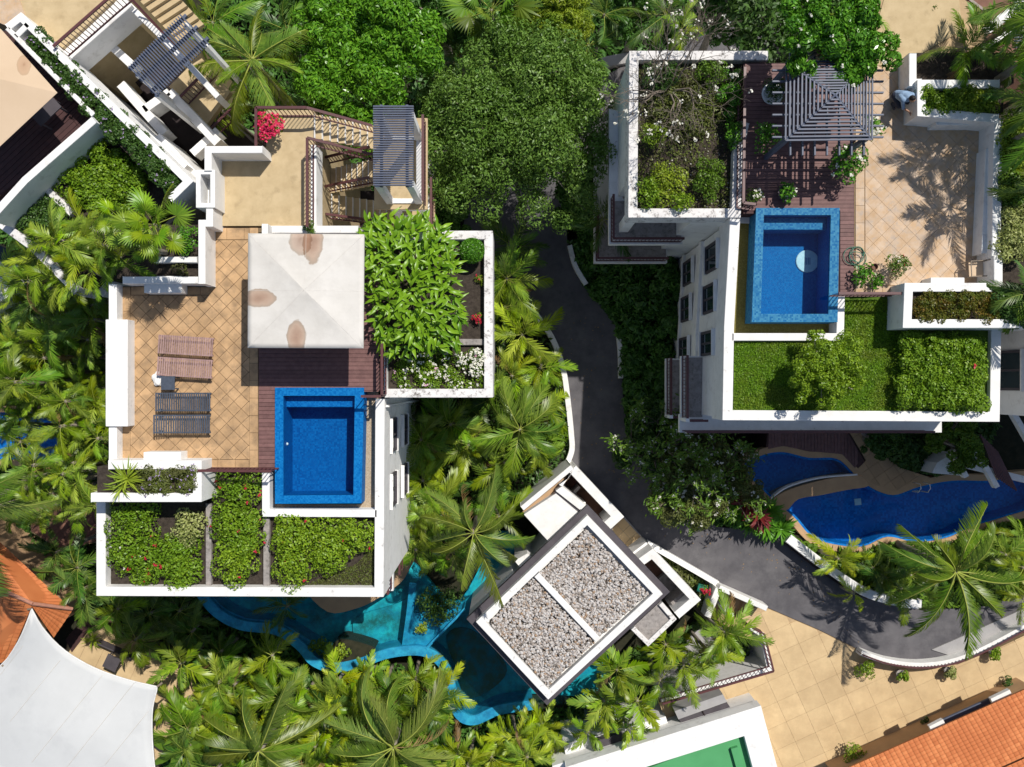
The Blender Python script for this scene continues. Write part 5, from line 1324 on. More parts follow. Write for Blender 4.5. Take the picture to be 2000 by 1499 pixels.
for (px, py, rp, lab, fl) in (
    (565,1048,52,'green shrub in the upper left of the right hand roof bed',[('fl_red',2,.07)]),
    (628,1052,54,'green shrub in the middle of the right hand roof bed',[('fl_red',2,.06)]),
    (688,1052,46,'green shrub by the right parapet of the roof bed',[('fl_red',1,.07)]),
    (575,1108,50,'green shrub in the lower left of the right hand roof bed',[('fl_red',3,.08)]),
    (645,1092,38,'green shrub above the grass patch in the roof bed',[])):
    shrub(px, py, S0, rp, .65, 'lf_bright', lab, fl=fl)
hedge(RC(262,918,378,966), T+.75, .35, 'lf_olive', 'dull hedge with tiny lilac flowers in the white south planter', 5200, nd=60, dr=.22, L=.12, W=.035, fl=[('fl_lilac',60,.05)], seed=4)
# spiky yellow plant
def tuft(px, py, z0, n, Ln, W, mat, lab, seed, name='strap_leaf_plant', el=(15,70), cat='plant'):
    r = random.Random(seed); x, y = P(px, py, z0+.4); o = E(name, (x, y, z0), lab, cat); mb = MB()
    bl = []
    for i in range(3):
        d = .6+.4*i; m_ = MB()
        pts = []
        for k in range(6):
            t = k/5; a = -d*t; pts.append((Ln*(t-.18*d*t*t*.6), -Ln*.42*d*t*t))
        vs = []; wd = [.35,.8,1,.85,.5,.06]
        for k in range(6): vs += [(pts[k][0], -W*wd[k]/2, pts[k][1]+.12*W), (pts[k][0], 0, pts[k][1]), (pts[k][0], W*wd[k]/2, pts[k][1]+.12*W)]
        fs = []
        for k in range(5): fs += [[3*k, 3*k+1, 3*k+4, 3*k+3], [3*k+1, 3*k+2, 3*k+5, 3*k+4]]
        bl.append(m_.add(vs, fs).mesh('leaf', M[mat]))
    for k in range(n):
        f = link('leaf', r.choice(bl), o, local=True, loc=(r.uniform(-.04,.04), r.uniform(-.04,.04), r.uniform(0,.1)))
        s = r.uniform(.75, 1.15); f.scale = (s, s, s)
        f.rotation_euler = (r.uniform(-.3,.3), -math.radians(r.uniform(*el)), r.uniform(0, 6.28))
    return o
tuft(242,938,T+.8,44,.75,.055,'lf_yel','spiky yellow striped plant at the end of the white south planter',1)
tuft(229,955,T+.8,22,.6,.05,'lf_yel','smaller spiky yellow plant on the palm side of the white south planter',2)
# pink flower pot on the landing
shrub(525,247,T+.5,29,.55,'lf_bright','round flower tub bursting with pink blossoms on the landing', L=.08, W=.045, n=1400, fl=[('fl_pink',170,.075),('fl_red',30,.06)], name='flower_tub', cat='flowers')
x, y = P(525,250,T+.3); tag(MB().lathe((x, y, T+.06), [(.2,0),(.28,.4),(.31,.45),(.26,.45)], 16).build('planter_bowl', M['clay']), 'clay bowl under the pink blossoms on the landing', 'pot')
# ginger bed of the east planter
GI = E('ginger_clump', P3(800,570,T-.35), 'tall dense clump of bright green ginger beside the parasol', 'plant')
def leafm2(L, W, droop):
    mb = MB(); vs = []; n = 7
    for k in range(n):
        t = k/(n-1); w_ = W*(math.sin(math.pi*min(1, t**.75))*.5) if 0 < t < 1 else .002
        xx = L*t; zz = -droop*L*t*t
        vs += [(xx, -w_, zz+w_*.35), (xx, 0, zz), (xx, w_, zz+w_*.35)]
    fs = []
    for k in range(n-1): fs += [[3*k, 3*k+1, 3*k+4, 3*k+3], [3*k+1, 3*k+2, 3*k+5, 3*k+4]]
    return mb.add(vs, fs)
gme = [leafm2(.40, .125, d).mesh('leaf', M['lf_ginger'], True) for d in (.2, .5, .9)]
rg = random.Random(9); gp = bez([(700,430),(760,418),(830,418),(872,455),(888,520),(898,600),(900,650),(868,680),(800,680),(765,700),(735,660),(722,600),(716,520)], 3, True)
poly_ = mpoly(gp, T+1.2); xs = [p[0] for p in poly_]; ys = [p[1] for p in poly_]; cx, cy = sum(xs)/len(xs), sum(ys)/len(ys)
gl = []; stuffV = []
while len(gl) < 1050:
    x, y = rg.uniform(min(xs), max(xs)), rg.uniform(min(ys), max(ys))
    if not inpoly(np.array([x]), np.array([y]), poly_)[0]: continue
    d = math.hypot((x-cx)/(max(xs)-min(xs)), (y-cy)/(max(ys)-min(ys)))*2
    z = T+1.35-.75*min(1, d)**2+rg.uniform(-.35, .25)
    az = math.atan2(y-cy, x-cx)+rg.gauss(0, 1.3); gl.append((z, x, y, az, rg.uniform(0, 85)*(1-.3*min(1, d)), rg.choice((0, 1, 2)), rg.uniform(.75, 1.15)))
gl.sort(reverse=True)
for k, (z, x, y, az, el, mi_, s) in enumerate(gl):
    if k < 300:
        f = link('leaf', gme[mi_], GI, loc=(x, y, z)); f.rotation_euler = (rg.uniform(-.5, .5), -math.radians(el), az); f.scale = (s, s, s)
    else:
        me = gme[mi_]; mt = Matrix.Translation((x, y, z-.1)) @ Matrix.Rotation(az, 4, 'Z') @ Matrix.Rotation(-math.radians(el*.7), 4, 'Y')
        b = [tuple(mt @ (v_.co*s)) for v_ in me.vertices]; stuffV.append((b, [list(p_.vertices) for p_ in me.polygons]))
mb = MB()
for b, f in stuffV: mb.add(b, f)
mb.build('lower_leaves', M['lf_ginger'], GI, smooth=True)['kind'] = 'stuff'
mb = MB()
for k in range(60):
    z, x, y = gl[k*16][:3]; mb.tube([(x*.9+cx*.1, y*.9+cy*.1, T-.36), (x, y, z)], .012, 4)
mb.build('stems', M['rachis'], GI)
shrub(922,491,T-.3,31,.78,'lf_gloss','clipped round topiary ball in the corner of the ginger planter', lob=1, L=.07, W=.035, n=5200, name='topiary_ball', spread=0, flat=.9)
shrub(932,622,T-.35,11,.3,'lf_bright','small red flowering plant alone on bare soil near the divider', lob=4, L=.06, W=.03, fl=[('fl_red',16,.06)], name='flowering_plant')
shrub(938,546,T-.35,10,.25,'lf_yel','tiny yellowish plant below the topiary ball', lob=3, L=.06, W=.03, fl=[('fl_red',3,.05)], name='flowering_plant')
hedge([(768,708),(850,690),(935,685),(940,758),(762,760)], T-.35, .35, 'lf_hedge', 'bed of white and pink flowers at the lower end of the ginger planter', 6500, nd=70, dr=.24, L=.075, W=.04, fl=[('fl_white',110,.07),('fl_blush',9,.09)], seed=8, name='flower_bed', cat='flowers')
hedge([(895,685),(942,685),(942,730),(900,725)], T-.30, .42, 'lf_mid', 'dense tuft of white flowers against the right rim of the ginger planter', 1300, nd=14, dr=.2, L=.07, W=.04, fl=[('fl_white',90,.07)], seed=9, name='flower_bed', cat='flowers')
shrub(604,447,T+.2,16,.35,'lf_mid','straggly weed growing on the wall above the parasol', lob=4, n=260, L=.09, W=.04)
# planter north-west of the left terrace
shrub(366,470,T+.3,26,.7,'lf_gloss','dense green bush behind the white wall by the fan palm', ry=34)
shrub(352,526,T+.3,22,.35,'lf_olive','sparse dry plant in the small planter above the white bench', lob=4, n=300, L=.10, W=.03)

# ---------------------------------------------------------------- north-west villa beds
hedge([(45,82),(72,58),(352,342),(330,380),(185,238)], T+.5, .42, 'lf_dark', 'long dark hedge with lilac flowers in the diagonal white trough', 24000, nd=420, dr=.17, L=.09, W=.05, fl=[('fl_lilac',90,.05)], seed=12)
hedge([(190,262),(270,340),(262,400),(190,420),(95,362)], T-.35, .55, 'lf_hedge', 'bright green shrub bed inside the diagonal white walls', 11000, nd=70, dr=.34, L=.12, W=.07, seed=13)
hedge([(75,372),(128,415),(105,452),(20,432)], T-.35, .4, 'lf_dark', 'dark green ground shrub bed by the diagonal white wall', 5000, nd=40, dr=.3, L=.09, W=.05, seed=14)

# ---------------------------------------------------------------- right villa beds
for (px, py, rp, ry, mat, lab) in (
    (1300,355,44,46,'lf_yel','yellow green shrub at the lower left of the wild roof garden'),
    (1268,375,30,34,'lf_hedge','green shrub against the left rim of the wild roof garden'),
    (1330,395,30,22,'lf_bright','low leafy shrub beside the bottom rim of the wild roof garden'),
    (1275,265,32,26,'lf_yel','yellowish shrub halfway up the wild roof garden'),
    (1385,350,34,56,'lf_mid','slender green weeds on the bare soil of the wild roof garden'),
    (1426,180,30,66,'lf_gloss','tall glossy green climber along the maroon railing of the wild garden'),
    (1432,265,20,34,'lf_gloss','glossy green climber lower down the maroon railing'),
    (1290,150,50,34,'lf_dark','dark shrub under the bare branches in the top left of the wild garden'),
    (1390,145,46,28,'lf_mid','green shrub under the bare branches by the top rim')):
    shrub(px, py, T-.35, rp, .75, mat, lab, ry=ry, L=.10, W=.055)
shrub(1340,205,T-.35,84,.6,'lf_olive','dry olive scrub beneath the bare frangipani', ry=66, n=5200, L=.13, W=.04, lob=14)
hedge([(1768,656),(1930,660),(1927,794),(1770,792)], T-.22, .72, 'lf_hedge', 'block of clipped green hedge beside the roof lawn', 28000, nd=170, dr=.27, L=.10, W=.06, fl=[('fl_red',3,.10)], seed=15)
hedge([(1792,570),(1955,572),(1955,626),(1792,624)], T+.8, .35, 'lf_rust', 'rust tinged box hedge in the white south east planter', 11000, nd=90, dr=.20, L=.07, W=.04, seed=16)
hedge([(1955,575),(2020,560),(2020,630),(1955,626)], T+.8, .5, 'lf_dark', 'dark green foliage at the end of the rust tinged hedge', 4500, nd=30, dr=.3, seed=17)
hedge([(1806,172),(1880,170),(1880,214),(1806,216)], T+.75, .35, 'lf_hedge', 'green hedge in the planter behind the crouching gardener', 4000, nd=40, dr=.22, L=.09, W=.055, seed=18)
hedge([(1868,172),(1950,166),(1950,210),(1868,212)], T+.78, .38, 'lf_yel', 'yellow green hedge behind the short white bench', 4200, nd=40, dr=.22, L=.09, W=.055, seed=19)
hedge([(1968,230),(2020,225),(2020,330),(1966,330)], T+.5, .7, 'lf_yel', 'yellow green hedge along the upper right terrace wall', 6000, nd=50, dr=.28, L=.10, W=.06, seed=20)
hedge([(1968,400),(2020,395),(2020,500),(1956,505)], T+.5, .7, 'lf_cream', 'pale yellow hedge along the lower right terrace wall', 6000, nd=50, dr=.28, L=.10, W=.06, seed=21)
hedge([(1970,330),(2020,330),(2020,400),(1970,400)], T+.5, .8, 'lf_mid', 'dark green plant between the two yellow hedges', 3000, nd=24, dr=.3, L=.14, W=.05, seed=22)
tree(1608,727,T+.75,1.32,'lf_bright','round bright green bush tree alone on the roof lawn',17000,.10,.045,nl=66,seed=51,zg=T-.2,name='bush_tree',tr=.05,zs=.45)
# deck plants
for (px, py, rp, h, mat, lab, fl) in (
    (1655,320,42,1.2,'lf_gloss','large leafy shrub with white flowers at the foot of the pergola',[('fl_white',8,.09)]),
    (1535,375,21,.6,'lf_gloss','glossy potted plant on the deck above the right pool',[('fl_white',4,.06)]),
    (1472,384,18,.45,'lf_mid','small white flowered plant in the deck corner by the pool',[('fl_white',16,.06)]),
    (1494,270,30,.8,'lf_gloss','green shrub climbing along the deck railing under the pergola',[]),
    (1696,255,26,1.7,'lf_gloss','flowering vine with pale yellow trumpets on the pergola corner',[('fl_white',14,.13)]),
    (1512,180,26,1.0,'lf_dark','dark potted plant in the pergola shade by the railing',[]),
    (1686,538,24,.5,'lf_gloss','leafy potted plant beside the coiled garden hose',[]),
    (1712,551,16,.4,'lf_gloss','smaller leafy plant between the hose and the wispy plant',[]),
    (1752,520,26,.8,'lf_mid','wispy potted plant with thin stems on the right terrace',[('fl_white',5,.05),('fl_red',5,.05)])):
    shrub(px, py, T, rp, h, mat, lab, L=.13 if 'gloss' in mat else .09, W=.08 if 'gloss' in mat else .035, fl=fl, name='potted_plant' if 'pot' in lab else 'shrub', cat='plant')
for (px, py, r_, lab, m_) in ((1708,522,.11,'empty dark clay pot among the plants on the right terrace','clay'), (1535,378,.28,'round dark bowl under the glossy plant on the deck','dark'), (1508,185,.36,'round white rimmed tub in the pergola shade','cope')):
    x, y = P(px, py, T+.25); tag(MB().lathe((x, y, T), [(r_*.75,0),(r_,.28),(r_*1.08,.3),(r_*.9,.3),(r_*.85,.2)], 16).build('plant_pot', M[m_]), lab, 'pot')
# ---------------------------------------------------------------- bare frangipani
def frangi(px, py, z0, label, H, spread, seed, fl, leafy=0, nb=5, rad0=.055, lev=4):
    r = random.Random(seed); x, y = P(px, py, z0+H*.7); o = E('frangipani_tree', (x, y, z0), label, 'tree'); mb = MB(); tips = []
    def grow(p, d, ln, rad, lev):
        q = p+d*ln; mid = p+d*ln*.5+Vector((r.uniform(-1,1), r.uniform(-1,1), .3))*ln*.07
        mb.tube([p, mid, q], [rad, rad*.85, rad*.75], 5)
        if lev == 0: tips.append(q); return
        for k in range(r.choice((2, 2, 3))):
            nd = (d+Vector((r.uniform(-1,1), r.uniform(-1,1), r.uniform(-.25,.6)))*.85).normalized()
            grow(q, nd, ln*r.uniform(.68, .92), rad*.66, lev-1)
    for k in range(nb):
        a = 6.28*k/nb+r.uniform(-.4,.4); grow(Vector((x, y, z0+.25)), Vector((math.cos(a)*spread, math.sin(a)*spread, 1)).normalized(), H*.30, rad0, lev)
    mb.tube([(x, y, z0-.02), (x, y, z0+.3)], [.14, .11], 8).build('branches', M['twig'], o)
    t = np.array([q[:] for q in tips]); rr = np.random.default_rng(seed); k = rr.choice(len(t), min(fl, len(t)), replace=False)
    q = np.repeat(t[k], 6, 0)+rr.standard_normal((len(k)*6, 3))*.045; v = np.zeros_like(q); v[:, 2] = 1
    leaves('blossoms', q, v, .09, .065, 'fl_white', o, seed, .5, 'stuff')
    if leafy:
        q = np.repeat(t, leafy, 0)+rr.standard_normal((len(t)*leafy, 3))*.13; v = rr.standard_normal(q.shape)*.3; v[:, 2] = 1
        leaves('foliage', q, v, .26, .075, 'lf_mid', o, seed+1, .45)
    return o
frangi(1325,140,T-.35,'nearly bare frangipani with white blossoms over the wild roof garden',3.0,1.05,4,56,0,11,.034,5)
frangi(1338,900,-.1,'leafy frangipani dotted with cream blossoms leaning over the lane',4.6,.68,8,170,13,9)
# ---------------------------------------------------------------- trees
tree(705,120,6.6,3.05,'lf_tree','bright glossy green tree above the slatted stair tower',30000,.24,.085,nl=48,seed=31,zs=.4)
tree(1014,258,5.2,4.15,'lf_canopy','big dark olive green tree shading the top of the lane',70000,.17,.065,nl=110,lr=(.16,.27),seed=32)
tree(1618,82,T+2.4,2.1,'lf_gloss','bright leafy tree overhanging the slatted pergola',13000,.20,.085,nl=24,seed=33,zg=6.5,zs=.35,fl=[('fl_white',14,.09)])
tree(1765,0,T-.9,1.35,'lf_mid','clipped green tree beside the sandy entrance path',8000,.13,.055,nl=16,seed=34,zg=6)
tree(1100,30,5.5,1.7,'lf_yel','yellow green feathery tree at the top edge right of the fan palm',9000,.24,.05,nl=14,seed=35)
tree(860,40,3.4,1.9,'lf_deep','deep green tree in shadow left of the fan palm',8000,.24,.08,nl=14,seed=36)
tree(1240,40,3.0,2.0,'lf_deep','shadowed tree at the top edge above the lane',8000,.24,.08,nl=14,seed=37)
tree(620,20,3.2,1.7,'lf_dark','dark tree at the top edge behind the coconut palm',7000,.24,.08,nl=12,seed=38)
tree(1362,915,2.2,2.55,'lf_olive','olive green spreading tree dotted with cream flowers beside the lane',26000,.17,.055,nl=42,seed=52,zg=-.1,zs=.4,fl=[('fl_white',90,.10)])
tree(1275,870,1.8,1.9,'lf_dark','spreading dark shrub tree on the inner bend of the lane',9000,.16,.06,nl=18,seed=39,zg=-.1)
tree(870,420,1.5,1.6,'lf_deep','shadowed tree between stair tower and lane',7000,.24,.09,nl=12,seed=40)
tree(1850,862,2.2,1.8,'lf_mid','green tree under the white eaves of the right villa',8000,.2,.07,nl=14,seed=41,zg=-.1)
tree(1720,860,1.6,1.2,'lf_dark','dark leafy tree beside the pool terrace',4500,.2,.07,nl=10,seed=42,zg=-.1)
tree(1130,410,2.2,1.6,'lf_deep','dark understorey tree against the right villa balconies',6000,.24,.09,nl=12,seed=43)
tree(1400,40,4.0,1.9,'lf_deep','deep shaded tree behind the bare frangipani',6000,.24,.08,nl=12,seed=44)
# big-leaved shrubs by the lane
marks_l = [('the white windows', 1340,570), ('the lane bend', 1220,640), ('the corner balconies', 1200,490)]
for (px, py, rp, h) in ((1180,505,40,1.2),(1230,520,44,1.6),(1285,520,42,1.8),(1190,560,38,1.1),(1245,580,44,1.5),(1290,600,38,1.7),(1235,640,36,1.2),(1280,665,40,1.5),(1240,710,34,1.2),(1285,740,38,1.4),(1245,775,36,1.2),(1290,810,40,1.3),(1250,840,32,1.0),(1310,560,40,2.0),(1310,640,36,2.0),(1300,700,40,1.8),(1225,600,30,1.0),(1210,530,34,1.0),(1320,860,36,1.2),(1160,455,36,1.4)):
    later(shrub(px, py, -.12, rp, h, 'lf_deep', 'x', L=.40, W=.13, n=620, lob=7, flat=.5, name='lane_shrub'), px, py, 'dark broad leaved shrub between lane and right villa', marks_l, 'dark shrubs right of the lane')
for k, (px, py, mat, lab) in enumerate(((1485,1010,'lf_red','dark red cordyline clump at the tip of the lane garden'), (1462,985,'lf_red','smaller maroon cordyline nearest the frangipani'))):
    tuft(px, py, 1.3, 50, .8, .14, mat, lab, 60+k, 'cordyline', (5,75))
for k, (px, py, lab) in enumerate(((1500,1030,'bright strap leaved clump overhanging the lane below the red cordyline'), (1530,1035,'bright strap leaved clump at the head of the white retaining wall'), (1440,1000,'bright strap leaved clump at the lane edge below the frangipani'), (1470,1020,'strap leaved clump hanging over the lane between frangipani and cordyline'), (1505,1000,'strap leaved clump beside the small pool bay'))):
    tuft(px, py, .3, 64, .8, .15, 'lf_gloss', lab, 70+k, 'heliconia_clump', (10,75))
# plaza plants
for (px, py, rp, lab) in ((1693,1310,22,'bright fern like plant at the start of the curved parapet'), (1765,1322,13,'small potted plant on the plaza nearest the parapet middle'), (1858,1316,14,'grey green potted plant on the plaza third along the parapet'), (1945,1278,14,'small potted plant on the plaza at the far right')):
    x, y = P(px-8, py-6, .2); tag(MB().lathe((x, y, -.02), [(.13,0),(.2,.3),(.22,.34),(.17,.34)], 12).build('plant_pot', M['conc']), 'grey pot on the plaza under the '+{1693:'bright fern like plant',1765:'small plant at the parapet middle',1858:'grey green plant',1945:'small plant at the far right'}[px], 'pot')
    shrub(px, py, .2, rp, .45, 'lf_bright' if px != 1858 else 'lf_cream', lab, lob=5, L=.13, W=.05, n=420, name='potted_plant', cat='plant')
shrub(1672,1478,0,30,.9,'lf_yel','yellow green bush against the terracotta roof at the bottom edge', lob=8, L=.14, W=.06)
shrub(1806,1412,0,12,.5,'lf_dark','dark little bush beside the white door canopy', lob=4, L=.12, W=.05)
shrub(1968,1336,0,14,.5,'lf_dark','dark little bush at the right end of the terracotta eaves', lob=4, L=.12, W=.05)
shrub(1378,1153,.55,10,.3,'lf_bright','red flowers in the green glazed pot', lob=3, L=.07, W=.04, n=120, fl=[('fl_red',14,.10)], name='flowering_plant', cat='flowers')
shrub(664,1272,-.8,20,.7,'lf_yel','yellow bush on the little lagoon island', lob=6, L=.13, W=.06)
shrub(622,1262,-.8,22,.5,'lf_mid','green bush beside the yellow bush on the lagoon island', lob=6, L=.13, W=.06)
shrub(825,1226,-1.0,14,.5,'lf_yel','yellow plant standing in the lagoon shallows', lob=5, L=.12, W=.06)
shrub(858,1180,-1.0,44,.9,'lf_dark','dark leafy shrub overhanging the lagoon below the coconut palm', lob=10, L=.2, W=.07, n=1200)
shrub(1085,850,-.1,34,.5,'lf_hedge','mound of green ground cover beside the lane kerb', lob=8, L=.1, W=.05, ry=52)
shrub(1090,745,-.1,14,.8,'lf_yel','yellow flowering bush at the lane kerb', lob=5, L=.10, W=.05, fl=[('fl_white',3,.06)])
shrub(245,1232,-.87,14,.5,'lf_mid','round potted plant on the cafe terrace', lob=4, L=.14, W=.05, name='potted_plant', cat='plant')
tuft(175,1255,-.6,40,.55,.05,'lf_yel','spiky yellow potted plant beside the shade sail',81)

# ---------------------------------------------------------------- palms
# single, recognisable palms
palm(1868,1118,5.4,'cocoy',18,'tall coconut palm over the lane at the lower right',1.12,name='coconut_palm',tr=.15,zg=-.1,el=(65,-25))
palm(925,1042,5.6,'coco',17,'tall coconut palm left of the pebble roofed gate house',.98,name='coconut_palm',tr=.15,el=(60,-30))
palm(768,1462,3.4,'coco',16,'big coconut palm at the bottom centre',1.22,name='coconut_palm',tr=.15,el=(65,-15))
palm(505,1468,3.6,'coco',14,'coconut palm at the bottom edge near the shade sail',1.15,name='coconut_palm',tr=.15,el=(70,-10))
palm(492,118,9.0,'cocoy',18,'coconut palm beside the top left stairs',1.0,name='coconut_palm',tr=.15,el=(70,-35))
palm(415,45,8.0,'mid',12,'feather palm beside the slatted roof of the top left stairs',1.0)
palm(-75,985,9.0,'coco',13,'coconut palm reaching over the terracotta pavilion from the left edge',1.3,name='coconut_palm',tr=.15)
palm(960,20,6.0,'fandark',20,'dark fan palm at the top edge above the big tree',1.15,name='fan_palm',el=(80,-20))
palm(300,440,T+3.2,'fan',17,'bright fan palm leaning over the diagonal garden bed',.85,zg=T-.4,name='fan_palm',el=(80,-10))
palm(232,425,T+2.4,'fan',9,'smaller fan palm left of the bright fan palm',.66,zg=T-.4,name='fan_palm')
palm(285,485,T+2.2,'fan',10,'fan palm just above the small white planter bench',.62,zg=T-.4,name='fan_palm')
palm(1885,95,T+.9,'mid',14,'feather palm in the planter above the crouching gardener',.8,zg=T,name='feather_palm')
palm(1965,75,T+1.0,'mid',13,'feather palm beside the corner stairs at the top right',.8,zg=T-2)
palm(2000,185,T+1.4,'dark',14,'dark feather palm overhanging the yellow hedge at the right edge',.85,zg=T-2)
palm(2110,50,T+4.6,'mid',24,'tall feather palm reaching in from the top right edge',1.15,zg=0,tr=.15,el=(80,-35))
palm(2040,0,T+3.0,'mid',18,'feather palm at the top right corner above the corner stairs',1.0,zg=0,tr=.12,el=(80,-35))
palm(2095,215,T+4.0,'mid',20,'tall feather palm reaching in at the right edge beside the terrace',1.1,zg=0,el=(80,-30))
palm(2030,365,T+1.2,'mid',12,'feather palm at the right edge beside the terrace wall',.8,zg=T-2)
palm(2010,575,T+1.3,'dark',13,'dark feather palm at the end of the rust tinged hedge',.85,zg=T-2)
palm(1600,110,T+1.8,'areca',7,'small feather palm poking through the tree over the pergola',.6,zg=T)
palm(1690,25,T+.8,'areca',9,'small feather palm by the sandy path at the top edge',.7,zg=6)
palm(1638,1092,1.9,'yel',14,'yellow green feather palm above the white retaining wall',.82,zg=-.1)
palm(1668,1160,1.0,'yel',8,'low yellow palm sprout hanging over the retaining wall',.55,zg=-.1)
palm(1180,430,4.2,'dark',12,'dark feather palm at the corner balconies',1.0)
# along the lane
marks_m = [('the lane kerb', 1100,740), ('the flower planter rim', 960,640), ('the gate house', 1060,960), ('the villa windows', 790,950)]
for (px, py, z, kind, nf, s) in ((990,545,3.2,'mid',14,1.1),(1020,655,2.6,'yel',15,1.1),(1055,720,2.2,'areca',13,1.05),(1000,735,2.4,'areca',12,1.0),(1015,840,3.4,'mid',17,1.25),(1050,885,1.6,'areca',11,1.0),(1060,790,2.2,'areca',11,.95),
    (880,830,2.8,'mid',15,1.05),(840,880,2.2,'areca',13,1.0),(915,870,2.4,'areca',12,.9),(985,905,1.8,'areca',11,.9),(850,985,2.6,'areca',14,1.05),(825,1050,1.8,'areca',13,1.0),(880,1075,1.6,'mid',12,1.0),(975,1010,1.5,'mid',11,.95),(955,945,1.6,'dark',10,.9),(1000,480,1.8,'dark',12,1.05),(800,820,1.4,'dark',11,.95),(900,790,1.6,'dark',11,.95),(960,780,2.0,'dark',11,.95),(985,600,2.0,'areca',11,.95),(822,860,3.2,'mid',12,.8),(826,940,3.0,'areca',12,.8),(818,1010,2.6,'areca',12,.8),(812,1075,2.2,'mid',11,.75)):
    later(palm(px, py, z, kind, nf, None, s, zg=-.12), px, py, 'feathery palm between left villa and lane', marks_m, 'palms between left villa and lane')
# left grove
marks_w = [('the white terrace bench', 215,730), ('the dark blue water', 90,840), ('the left picture edge', 0,650), ('the diagonal white parapet', 60,470), ('the shaded pool', 20,880), ('the spiky yellow planter', 215,930), ('the fan palm', 270,470)]
rw2 = random.Random(21)
for gy in range(13):
    for gx in range(6):
        px, py = -10+gx*38+rw2.uniform(-15,15)+(gy % 2)*16, 500+gy*40+rw2.uniform(-15,15)
        if px > 192 or (px < 120 and 855 < py < 905 and rw2.random() < .75) or (px < 40 and py < 540): continue
        z = rw2.uniform(3.5, 7.0); kind = rw2.choice(('areca','areca','mid','mid','areca','coco' if False else 'mid'))
        later(palm(px, py, z, kind, rw2.randint(9, 13), None, rw2.uniform(.62, 1.0), el=(78,-30), lean=.5), px, py, 'feathery palm in the dense left grove', marks_w, 'palms of the left grove')
for (px, py, z) in ((110,470,T+.6),(150,500,T+.4),(180,530,T+.2),(165,445,T+.5),(235,505,T+.3),(75,505,T-.2),(120,545,T-.4),(55,550,T-1.5),(200,480,T+.6)):
    later(palm(px, py, z, 'areca', 11, None, .8, zg=3, lean=.4), px, py, 'feathery palm in the dense left grove', marks_w, 'palms of the left grove')
# south grove
marks_s = [('the lagoon rim', 640,1300), ('the banana plants', 400,1440), ('the bottom edge coconut', 510,1470), ('the small lagoon island', 680,1360), ('the shade sail corner', 320,1350), ('the bottom coconut palm', 770,1460), ('the villa parapet', 300,1170), ('the lagoon bend', 900,1400)]
rs2 = random.Random(5)
for gy in range(6):
    for gx in range(13):
        px, py = 350+gx*46+rs2.uniform(-15,15)+(gy % 2)*20, 1290+gy*44+rs2.uniform(-14,14)
        if py < 1335 and 380 < px < 640 and rs2.random() < .8: continue
        if py < 1372 and 600 < px < 900: continue
        if px > 850 and py < 1440: continue
        if px < 330+max(0, (1360-py))*.3: continue
        if rs2.random() < .12: continue
        later(palm(px, py, rs2.uniform(-.3, 1.6), rs2.choice(('mac','areca','mid','yel','mac','mid','areca','dark')), rs2.randint(9,12), None, rs2.uniform(.75,1.1), el=(75,-15)), px, py, 'bright feathery palm in the lower grove', marks_s, 'palms of the lower grove')
for (px, py) in ((750,1342),(812,1328),(690,1355),(660,1330),(870,1345),(850,1372),(720,1325),(985,1445),(1010,1440),(1060,1420),(1030,1480),(960,1480),(1085,1470)):
    later(palm(px, py, rs2.uniform(-.2, 1.2), rs2.choice(('mac','yel','areca')), 11, None, rs2.uniform(.8,1.0)), px, py, 'bright feathery palm in the lower grove', marks_s, 'palms of the lower grove')
for (px, py) in ((230,1190),(290,1200),(350,1195),(265,1250),(320,1245),(375,1235),(430,1275),(560,1185),(150,1110),(110,1080),(165,1150),(360,1280),(420,1310),(520,1310)):
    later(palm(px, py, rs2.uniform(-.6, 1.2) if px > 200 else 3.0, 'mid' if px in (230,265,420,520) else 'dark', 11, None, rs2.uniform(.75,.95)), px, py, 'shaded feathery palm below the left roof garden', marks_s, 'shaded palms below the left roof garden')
# broad banana leaves by the sail
for k, (px, py) in enumerate(((375,1420),(420,1400),(340,1470))):
    tuft(px, py, .4, 7, 1.9, .5, 'lf_mid', ['banana plant nearest the shade sail edge', 'banana plant with large leaves second from the shade sail', 'banana plant at the bottom edge beside the shade sail'][k], 90+k, 'banana_plant', (10,50))
# palms around the sunken court
marks_c = [('the pebble roof edge', 1150,1300), ('the sunken court railing', 1450,1330), ('the garden steps', 1440,1190)]
for (px, py, z, kind, nf, s) in ((1205,1310,2.6,'mac',15,1.1),(1245,1370,2.4,'mac',14,1.05),(1180,1370,1.8,'mac',13,1.0),(1300,1260,2.2,'mac',13,1.0),(1335,1300,1.8,'areca',13,.95),(1415,1235,3.2,'areca',19,1.05),(1390,1280,1.6,'areca',11,.9),(1225,1420,1.4,'mac',12,1.0),(1150,1430,1.0,'mac',11,.9),(1290,1330,.8,'mid',11,.85)):
    later(palm(px, py, z, kind, nf, None, s), px, py, 'feather palm around the sunken court', marks_c, 'palms around the sunken court')
# right garden
marks_r = [('the freeform pool', 1760,1060), ('the right picture edge', 2000,1060), ('the white retaining wall', 1740,1170)]
for (px, py, z, kind, nf, s) in ((1965,1085,2.4,'areca',13,.9),(2000,1110,2.4,'areca',12,1.0),(1940,1075,1.6,'areca',11,.75),(1990,1050,2.0,'areca',11,.8),(1780,1125,1.2,'mid',11,.75),(1730,1130,1.0,'dark',10,.7),(1760,1150,1.2,'mid',11,.8),(1830,1120,1.4,'dark',11,.8),(2000,1170,1.8,'yel',11,.9),(1705,1110,1.0,'dark',9,.6),(1910,1095,1.6,'dark',11,.9)):
    later(palm(px, py, z, kind, nf, None, s, zg=-.12), px, py, 'feathery palm in the pool garden', marks_r, 'palms of the pool garden')
